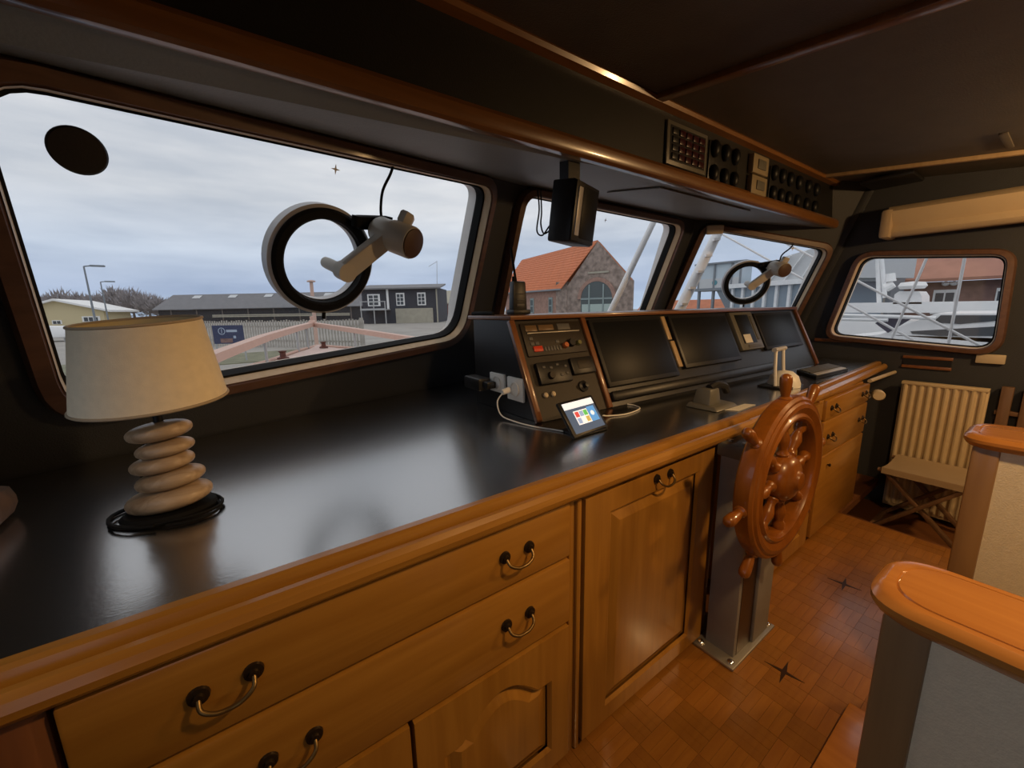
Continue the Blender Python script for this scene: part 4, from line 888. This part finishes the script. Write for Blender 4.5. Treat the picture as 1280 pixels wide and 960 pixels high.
# white van-like cover in front
p, q_ = Vector((-11.43,45.07,-0.3026)), Vector((-9.215,43.57,0.0028))
o = thing('boat_cover', 'white covered boat standing on the quay at far left', 'boat', (p.x, p.y, G)); b = MB(); b.hexa([(p.x-3, p.y, G+.3), (q_.x, q_.y, G+.3), (q_.x, q_.y+2, G+.3), (p.x-3, p.y+2, G+.3), (p.x-2.6, p.y+.1, .78), (q_.x-.3, q_.y+.1, .62), (q_.x-.3, q_.y+1.8, .62), (p.x-2.6, p.y+1.8, .78)], .1); build('cover', b, 'boat', o); build('cradle', MB().box((p.x-2, p.y+.5, G), (p.x-1.8, p.y+1.5, G+.32)).box((q_.x-1, q_.y+.5, G), (q_.x-.8, q_.y+1.5, G+.32)), 'galv', o)
# lamp posts
def lamppost(pt, pb, lb, arm):
    pt = Vector(pt); o = thing('street_lamp', lb, 'street lamp', (pt.x, pt.y, G))
    build('pole', MB().cyl((pt.x, pt.y, G), pt, .10, .06, 10), 'gsteel', o); build('lamp_arm', MB().beam(pt, pt+Vector((arm, 0, .08)), .1, .1), 'gsteel', o); build('lamp_head', MB().box((pt.x+arm-.1, pt.y-.15, pt.z+.0), (pt.x+arm+.9, pt.y+.15, pt.z+.16), .04), 'gsteel', o)
lamppost((-10.02,52.97,5.808), 0, 'taller nearer street lamp above the yellow house', .5); lamppost((-12.94,74.95,5.757), 0, 'shorter farther street lamp between yellow house and shed', .5)
# orange chimney pipe seen through the clear-view screen
o = build('vent_pipe', MB().cyl((3.05, 19.05, G), (3.143,19.26,2.565), .085, .07, 10).lathe([(.17, 0), (.17, .05), (.05, .08)], (3.145,19.26,2.582), (0, 0, 1), 12), 'rail'); tag(o, 'slim salmon pipe with flat top seen through the left clear view screen', 'pipe')
# bare trees
tw = []
def tree(pb, h, w, lb):
    x, y = pb[0], pb[1]; t = thing('bare_tree', lb, 'tree', (x, y, G), 'bare trees behind the yellow house')
    build('trunk', MB().cyl((x, y, G), (x, y, G+h*.5), .35, .15, 7), 'trunk', t)
    b = MB()
    for k in range(520):
        u, v_, r_ = random.uniform(-1, 1), random.uniform(0, 2*math.pi), random.random()**.4
        s_ = math.sqrt(1-u*u); px_, py_, pz = x+w*r_*s_*math.cos(v_), y+w*.5*r_*s_*math.sin(v_), G+h*.60+h*.40*r_*u
        d_ = Vector((px_-x, (py_-y), pz-(G+h*.3))).normalized(); d_ = (d_+Vector((random.gauss(0, .4), random.gauss(0, .3), random.gauss(.2, .3)))).normalized()
        sx_ = Vector((.14, 0, 0)); L_ = random.uniform(.7, 1.7)
        p0 = Vector((px_, py_, pz)); b.face([p0-sx_, p0+sx_, p0+d_*L_])
    o = build('twigs', b, 'twig', t, stuff=True)
for k, (px_, hgt, wd) in enumerate([(-33.57,136.3,0),(-30.16,133.9,0),(-26.9,131.6,0),(-23.64,129.3,0),(-20.23,126.8,0),(-17.12,124.6,0),(-14.16,122.5,0),(-11.79,120.8,0)]):
    tree((px_, hgt), (6.2, 7.4, 6.6, 6.4, 7.6, 7.4, 6.2, 5.0)[k], 2.7, 'hazy bare tree behind the yellow house, %s of the row of eight' % ('leftmost', 'second from left', 'third from left', 'fourth from left', 'fifth from left', 'sixth from left', 'seventh from left', 'rightmost')[k])
# brick hall with stone gable
g0_, g1_ = Vector((27.92,30.07,1.003)), Vector((30.04,23.57,0.9155)); g0_.z = g1_.z = G
gd = (g1_-g0_); gl = gd.length; gd.normalize(); gn = Vector((-gd.y, gd.x, 0)); GF = Fr(g0_, gd, (0, 0, 1), -gn)
zr, zl_, zrr = 7.791, 3.566, 4.062
bhall = thing('brick_hall', 'brick hall with orange tiled roof, stone gable and arched window', 'building', g0_)
ap = gl*.50
b = MB(); b.extr([GF(0, 0), GF(gl, 0), GF(gl, zrr), GF(ap, zr), GF(0, zl_)], -GF.w*.5); build('gable', b, 'stonew', bhall)
wl = -11.99
# long wing runs back to the left
k0 = Vector((27.08,39.4,1.087)); k0.z = G
wdir = (g0_-k0); wlen = wdir.length; wdir.normalize(); wn = Vector((-wdir.y, wdir.x, 0)); WF = Fr(k0, wdir, (0, 0, 1), -wn)
build('side_wall', MB().fbox(WF, (0, 0, -.5), (wlen, zl_, 0)), 'brick', bhall)
ridge0 = Vector((33.1,44.13,7.538)); rg1 = GF(ap, zr)
ev0, ev1 = WF(-.5, 3.494, .5), GF(0, zl_, .35)-gd*.3
nrow = 16
for k in range(nrow):
    a0, a1 = k/nrow, (k+1.15)/nrow; a1 = min(a1, 1); l_ = Vector((0, 0, .12)); u_ = Vector((0, 0, .04))
    build('tile_course', MB().hexa([ev0.lerp(ridge0, a0), ev1.lerp(rg1, a0), ev1.lerp(rg1, a1), ev0.lerp(ridge0, a1), ev0.lerp(ridge0, a0)+l_, ev1.lerp(rg1, a0)+l_, ev1.lerp(rg1, a1)+u_, ev0.lerp(ridge0, a1)+u_]), 'tile', bhall)
build('corner_pier', MB().fbox(GF, (-1.0, 0, -1.2), (.25, zl_+.75, .06)), 'stonew', bhall)
build('gutter', MB().tube([ev0, ev1], .09, 6, 0), 'gsteel', bhall)
er0 = Vector(GF(gl, zrr, 0)); build('far_roof', MB().extr([rg1, er0, er0-wdir*wlen, ridge0], (0, 0, .1)), 'tile', bhall)
win(bhall, WF, wlen*.46, wlen*.52, zl_*.35, zl_*.80, 'frameg', 'tealglass', 1, 2); win(bhall, WF, wlen*.76, wlen*.82, zl_*.35, zl_*.80, 'frameg', 'tealglass', 1, 2)
# arched window
ac, ar, az = gl*.50, gl*.235, zl_*.72
def archpts(r_, z0, c): return [GF(ac-r_, z0, c), GF(ac+r_, z0, c)]+[GF(ac+r_*math.cos(R(9*k)), az+r_*math.sin(R(9*k)), c) for k in range(21)]
aw = build('arched_window', MB().extr(archpts(ar, .0, .02), GF.w*.06), 'tealglass', bhall)
for a in (-.45, .45): build('mullion', MB().fbox(GF, (ac+a*ar-.07, 0, .06), (ac+a*ar+.07, az+ar*.82, .14)), 'frameg', aw)
for z in (zl_*.33, az): build('transom', MB().fbox(GF, (ac-ar, z-.08, .06), (ac+ar, z+.08, .13)), 'frameg', aw)
for a in (-.92, -.38, .50): build('lower_panel', MB().fbox(GF, (ac+a*ar, .0, .05), (ac+(a+.44 if a != -.38 else a+.80)*ar, az*.80, .12)), 'greenp', aw)
b = MB(); b.rings([[GF(ac+r_*math.cos(R(9*k)), az+r_*math.sin(R(9*k)), c) for k in range(21)] for r_, c in ((ar, .0), (ar, .12), (ar*1.22, .12), (ar*1.22, 0))], caps=False); build('arch_ring', b, 'brick', bhall)
build('stone_band', MB().fbox(GF, (ac-ar*.55, az+ar*1.45, 0), (ac+ar*.75, az+ar*1.55, .12)), 'pale', bhall)
# low terracotta roofs farther right
p, q_ = Vector((59.04,45.25,-0.0197)), Vector((64.43,28.96,-0.1599)); p.z = q_.z = G
lr = thing('terracotta_houses', 'row of low houses with terracotta roofs behind the right windows', 'building', p)
z1 = 1.354; d = (q_-p).normalized(); n = Vector((-d.y, d.x, 0))
build('wall', quadwall(MB(), p, q_, G, z1-1.0, 6), 'pale', lr); build('roof', MB().hexa([p-n*.4+Vector((0,0,z1-1.4-G)), q_-n*.4+Vector((0,0,z1-1.4-G)), q_+n*4+Vector((0,0,z1+.6-G)), p+n*4+Vector((0,0,z1+.6-G)), p-n*.4+Vector((0,0,z1-1.2-G)), q_-n*.4+Vector((0,0,z1-1.2-G)), q_+n*4+Vector((0,0,z1+.8-G)), p+n*4+Vector((0,0,z1+.8-G))]), 'terr', lr)
b = MB()
hp = Vector((93.56,52.13,0.3239))
# white spars of the rig
def spar(pts, r0, lb, steps=False):
    o = thing('white_spar', lb, 'spar', pts[0]); a, z = Vector(pts[0]), Vector(pts[1])
    build('tube', MB().cyl(a, z, r0, r0*.9, 14), 'pole', o)
    if steps:
        for k in range(7):
            t = .12+.12*k; p = a.lerp(z, t); build('step', MB().beam(p+Vector((-.07, -.07, 0)), p+Vector((.03, .03, 0)), .05, .02), 'pole', o)
spar([(2.654,2.337,1.187),(3.273,2.174,2.356)], .027, 'plain white spar slanting across the middle window')
spar([(3.314,2.117,1.168),(3.949,1.941,2.335)], .045, 'white spar with steps slanting across the left of the right bow window', True)
# gantry hut on legs
gt = thing('gantry_hut', 'pale raised harbour hut on steel legs with teal emblem', 'hut', (26.04,13.97,-0.5))
a_, b_ = Vector((25.42,14.69,2.279)), Vector((25.57,12.08,2.202)); gu = (b_-a_); gu.z = 0; gw = gu.length; gu.normalize(); GT = Fr(a_, gu, (0, 0, 1), (gu.y, -gu.x, 0)); gh = 1.496
build('wall', MB().fbox(GT, (0, 0, -1.5), (gw, gh, 0)), 'glasshut', gt); build('floor_beam', MB().fbox(GT, (-.3, -.12, -1.5), (gw+.4, .05, .1)), 'gsteel', gt); build('lower_panel', MB().fbox(GT, (.02, .05, 0), (gw, gh*.42, .05)), 'roofw', gt)
for a in (.02, .40, .80, .99): build('post', MB().fbox(GT, (a*gw-.05, 0, .0), (a*gw+.05, gh, .09)), 'gsteel', gt)
build('roof_edge', MB().fbox(GT, (-.2, gh, -1.6), (gw+.3, gh+.10, .2)), 'gsteel', gt); build('emblem', MB().lathe([(.16, 0), (.16, .02)], GT(.42*gw, gh*.25, .05), GT.w, 20), 'tealemb', gt)
for a in (.03, .38): build('leg', MB().fbox(GT, (a*gw-.06, -a_.z+G, -.2), (a*gw+.06, 0, 0)), 'gsteel', gt)
b = MB(); b.extr([GT(.45*gw, -.05, 0), GT(gw, -.05, 0), GT(gw*.85, -1.9, 0)], -GT.w*.6); build('brace', b, 'gsteel', gt)
# quayside glass building with pale roof truss
a_, b_ = Vector((22.9,11.13,0.7819)), Vector((21.19,6.115,0.8165)); a_.z = b_.z = G
qb = thing('glass_boathouse', 'pale glazed boathouse with white trussed roof behind the right bow window', 'building', a_)
qd = (b_-a_); ql = qd.length; qd.normalize(); QF = Fr(a_, qd, (0, 0, 1), (qd.y, -qd.x, 0)); qz = 2.727; qt = 3.959
build('wall', MB().fbox(QF, (0, 0, -3), (ql, qz, 0)), 'glassb', qb)
for k in range(9): build('post', MB().fbox(QF, (ql*k/8-.07, 0, 0), (ql*k/8+.07, qz, .12)), 'pole', qb)
build('eaves_beam', MB().fbox(QF, (-.4, qz-.08, -3), (ql+.4, qz+.14, .3)), 'pole', qb)
for k in range(7): build('glazed_bay', MB().fbox(QF, (ql*(k+.15)/8, .15, .0), (ql*(k+.85)/8, qz*.55, .05)), 'boatglass', qb)
b = MB(); b.hexa([QF(ql*.18, qz, .2), QF(ql+1, qz, .2), QF(ql+1, qz, -3), QF(ql*.18, qz, -3), QF(ql*.55, qt, .1), QF(ql+1, qt+.5, .1), QF(ql+1, qt+.5, -3), QF(ql*.55, qt, -3)]); build('roof', b, 'roofw', qb)
for k in range(5): build('truss_bar', MB().beam(QF(ql*(.25+.16*k), qz, .25), QF(ql*(.50+.13*k), qt-.1+.1*k, .25), .06, .06), 'pole', qb)
# moored yachts on the starboard side
def xf(x, z0, y0, y1): return None
yt = thing('motor_yacht', 'white motor yacht with dark tinted windows moored alongside to starboard', 'boat', (9, 1.5, -1))
YX = 9.0
def yx(b, pts, t=2.5): return b.extr([(YX, y, z) for y, z in pts], (t, 0, 0))
build('hull', yx(MB(), [(2.719,-0.0746),(0.246,0.2402),(0.3161,0.7453),(1.412,0.7407),(1.896,0.7463),(2.788,0.5898)]), 'boat', yt)
build('cabin', yx(MB(), [(1.896,0.7463),(0.3039,0.658),(0.3643,1.093),(1.279,1.093)], 2.2), 'boat', yt)
YX = 8.985
build('side_window', yx(MB(), [(1.532,0.8128),(0.6561,0.9115),(0.6378,0.7749),(1.192,0.7504),(1.508,0.7751)], .02), 'boatglass', yt)
build('side_window', yx(MB(), [(1.297,0.9577),(1.224,1.069),(0.6701,1.07),(0.6595,0.9911),(1.008,0.9387)], .02), 'boatglass', yt)
build('windscreen_cover', yx(MB(), [(1.979,0.9329),(1.849,1.041),(1.591,1.068),(1.538,1.018),(1.798,0.777)], .03), 'canopy', yt)
build('handrail', MB().tube([(8.9,2.426,1.069),(8.9,1.712,1.045),(8.9,1.255,1.023)], .03).tube([(8.9,2.418,0.9988),(8.9,1.803,0.9921)], .03), 'pole', yt)
sy = thing('sailing_yacht', 'white sailing yacht lying beyond the motor yacht with long boom and radar dome', 'boat', (12.5, 2, -1))
YX = 12.5
build('boom', yx(MB(), [(3.471,1.27),(0.8278,1.259),(0.7963,1.028),(3.446,1.034)], .5), 'boat', sy)
build('hull', yx(MB(), [(3.626,-0.379),(0.3629,-0.0186),(0.4809,0.8316),(3.756,0.853)], 2.2), 'boat', sy)
build('deckhouse', yx(MB(), [(2.493,1.231),(2.491,1.446),(2.419,1.514),(2.107,1.5),(2.044,1.394),(2.023,1.221)], .8), 'boat', sy)
rdm = (12.5,2.216,1.557); build('radar_dome', MB().lathe([(.20, 0), (.24, .06), (.20, .14), (0, .16)], rdm, (0, 0, 1), 18), 'boat', sy)
for nm, pq in (('mast', [(12.8,2.795,1.234),(12.8,3.001,2.635)]), ('mast', [(12.8,2.712,1.381),(12.8,2.954,2.719)])): build(nm, MB().cyl(pq[0], pq[1], .045, .04, 10), 'pole', sy)
for k, (p1, p2) in enumerate(([(12.2,2.532,1.726),(12.2,2.552,1.901)], [(12.2,2.596,1.59),(12.2,2.472,1.67)])): build('instrument_pod', MB().cyl(p1, p2, .10, .08, 10), 'boat', sy)
# rigging wires close outside
build('side_bulwark', MB().box((5.08, -2.5, -1.8), (5.32, 2.6, .62), .02), 'boat', fd)
for k, (pp, lb) in enumerate((([(5.2,1.03,0.8277),(5.2,0.8297,1.824)], 'left of the steep rigging wires across the side window'), ([(5.2,0.6293,0.9001),(5.2,0.6278,1.795)], 'right of the steep rigging wires across the side window'), ([(5.2,1.408,1.558),(5.2,0.372,0.8628)], 'slanting rigging wire from upper left to lower right across the side window'), ([(5.25,1.391,1.278),(5.25,0.8147,0.8997)], 'lower short slanting rigging wire in the side window'))):
    a_, b_ = Vector(pp[0]), Vector(pp[1]); lo_, hi_ = (a_, b_) if a_.z < b_.z else (b_, a_); d_ = (hi_-lo_)/(hi_.z-lo_.z)
    o = build('rigging_wire', MB().cyl(lo_+d_*(.6-lo_.z), hi_+d_*1.2, .011, n=8), 'pole'); tag(o, lb, 'wire')
# warehouse
wh_ = thing('warehouse', 'brown brick warehouse with faded red roof and white windows beyond the yachts', 'building', (30, 6, G))
WHF = Fr((30, 6.077, G), (0, -1, 0), (0, 0, 1), (-1, 0, 0)); whl = 5.125; whz = 2.717; wht = 4.291
build('wall', MB().fbox(WHF, (-1.0, 0, -8), (whl+6, whz, 0)), 'wbrick', wh_)
build('roof', MB().hexa([WHF(-1.4, whz, .6), WHF(whl+6, whz, .6), WHF(whl+6, wht+1.2, -4), WHF(-1.4, wht+1.2, -4), WHF(-1.4, whz+.15, .6), WHF(whl+6, whz+.15, .6), WHF(whl+6, wht+1.35, -4), WHF(-1.4, wht+1.35, -4)]), 'fadedroof', wh_)
wa = [1.594,2.476,3.68,4.263]
win(wh_, WHF, wa[0], wa[1], whz*.40, whz*.85, 'whitepaint', 'boatglass', 2, 2); win(wh_, WHF, wa[2], wa[3], whz*.40, whz*.85, 'whitepaint', 'boatglass', 2, 2)
for a in (wa[0]+.4, wa[1]-.2, wa[2]+.4): build('wall_lamp', MB().ell(WHF(a, whz*.96, .2), (.15, .15, .12), None, 10, 6), 'boat', wh_)
# dark sheds left of the warehouse
o = thing('grey_shed', 'grey boarded shed left of the brick warehouse', 'building', (27, 8, G)); SF = Fr((27, 7.229, G), (0, -1, 0), (0, 0, 1), (-1, 0, 0)); sfl = 1.699
build('wall', MB().fbox(SF, (-4, 0, -2.5), (sfl, 3.491, 0)), 'gsteel', o)
for k in range(6): build('batten', MB().fbox(SF, (sfl*k/6, 0, 0), (sfl*k/6+.12, 3.391, .06)), 'picket', o)
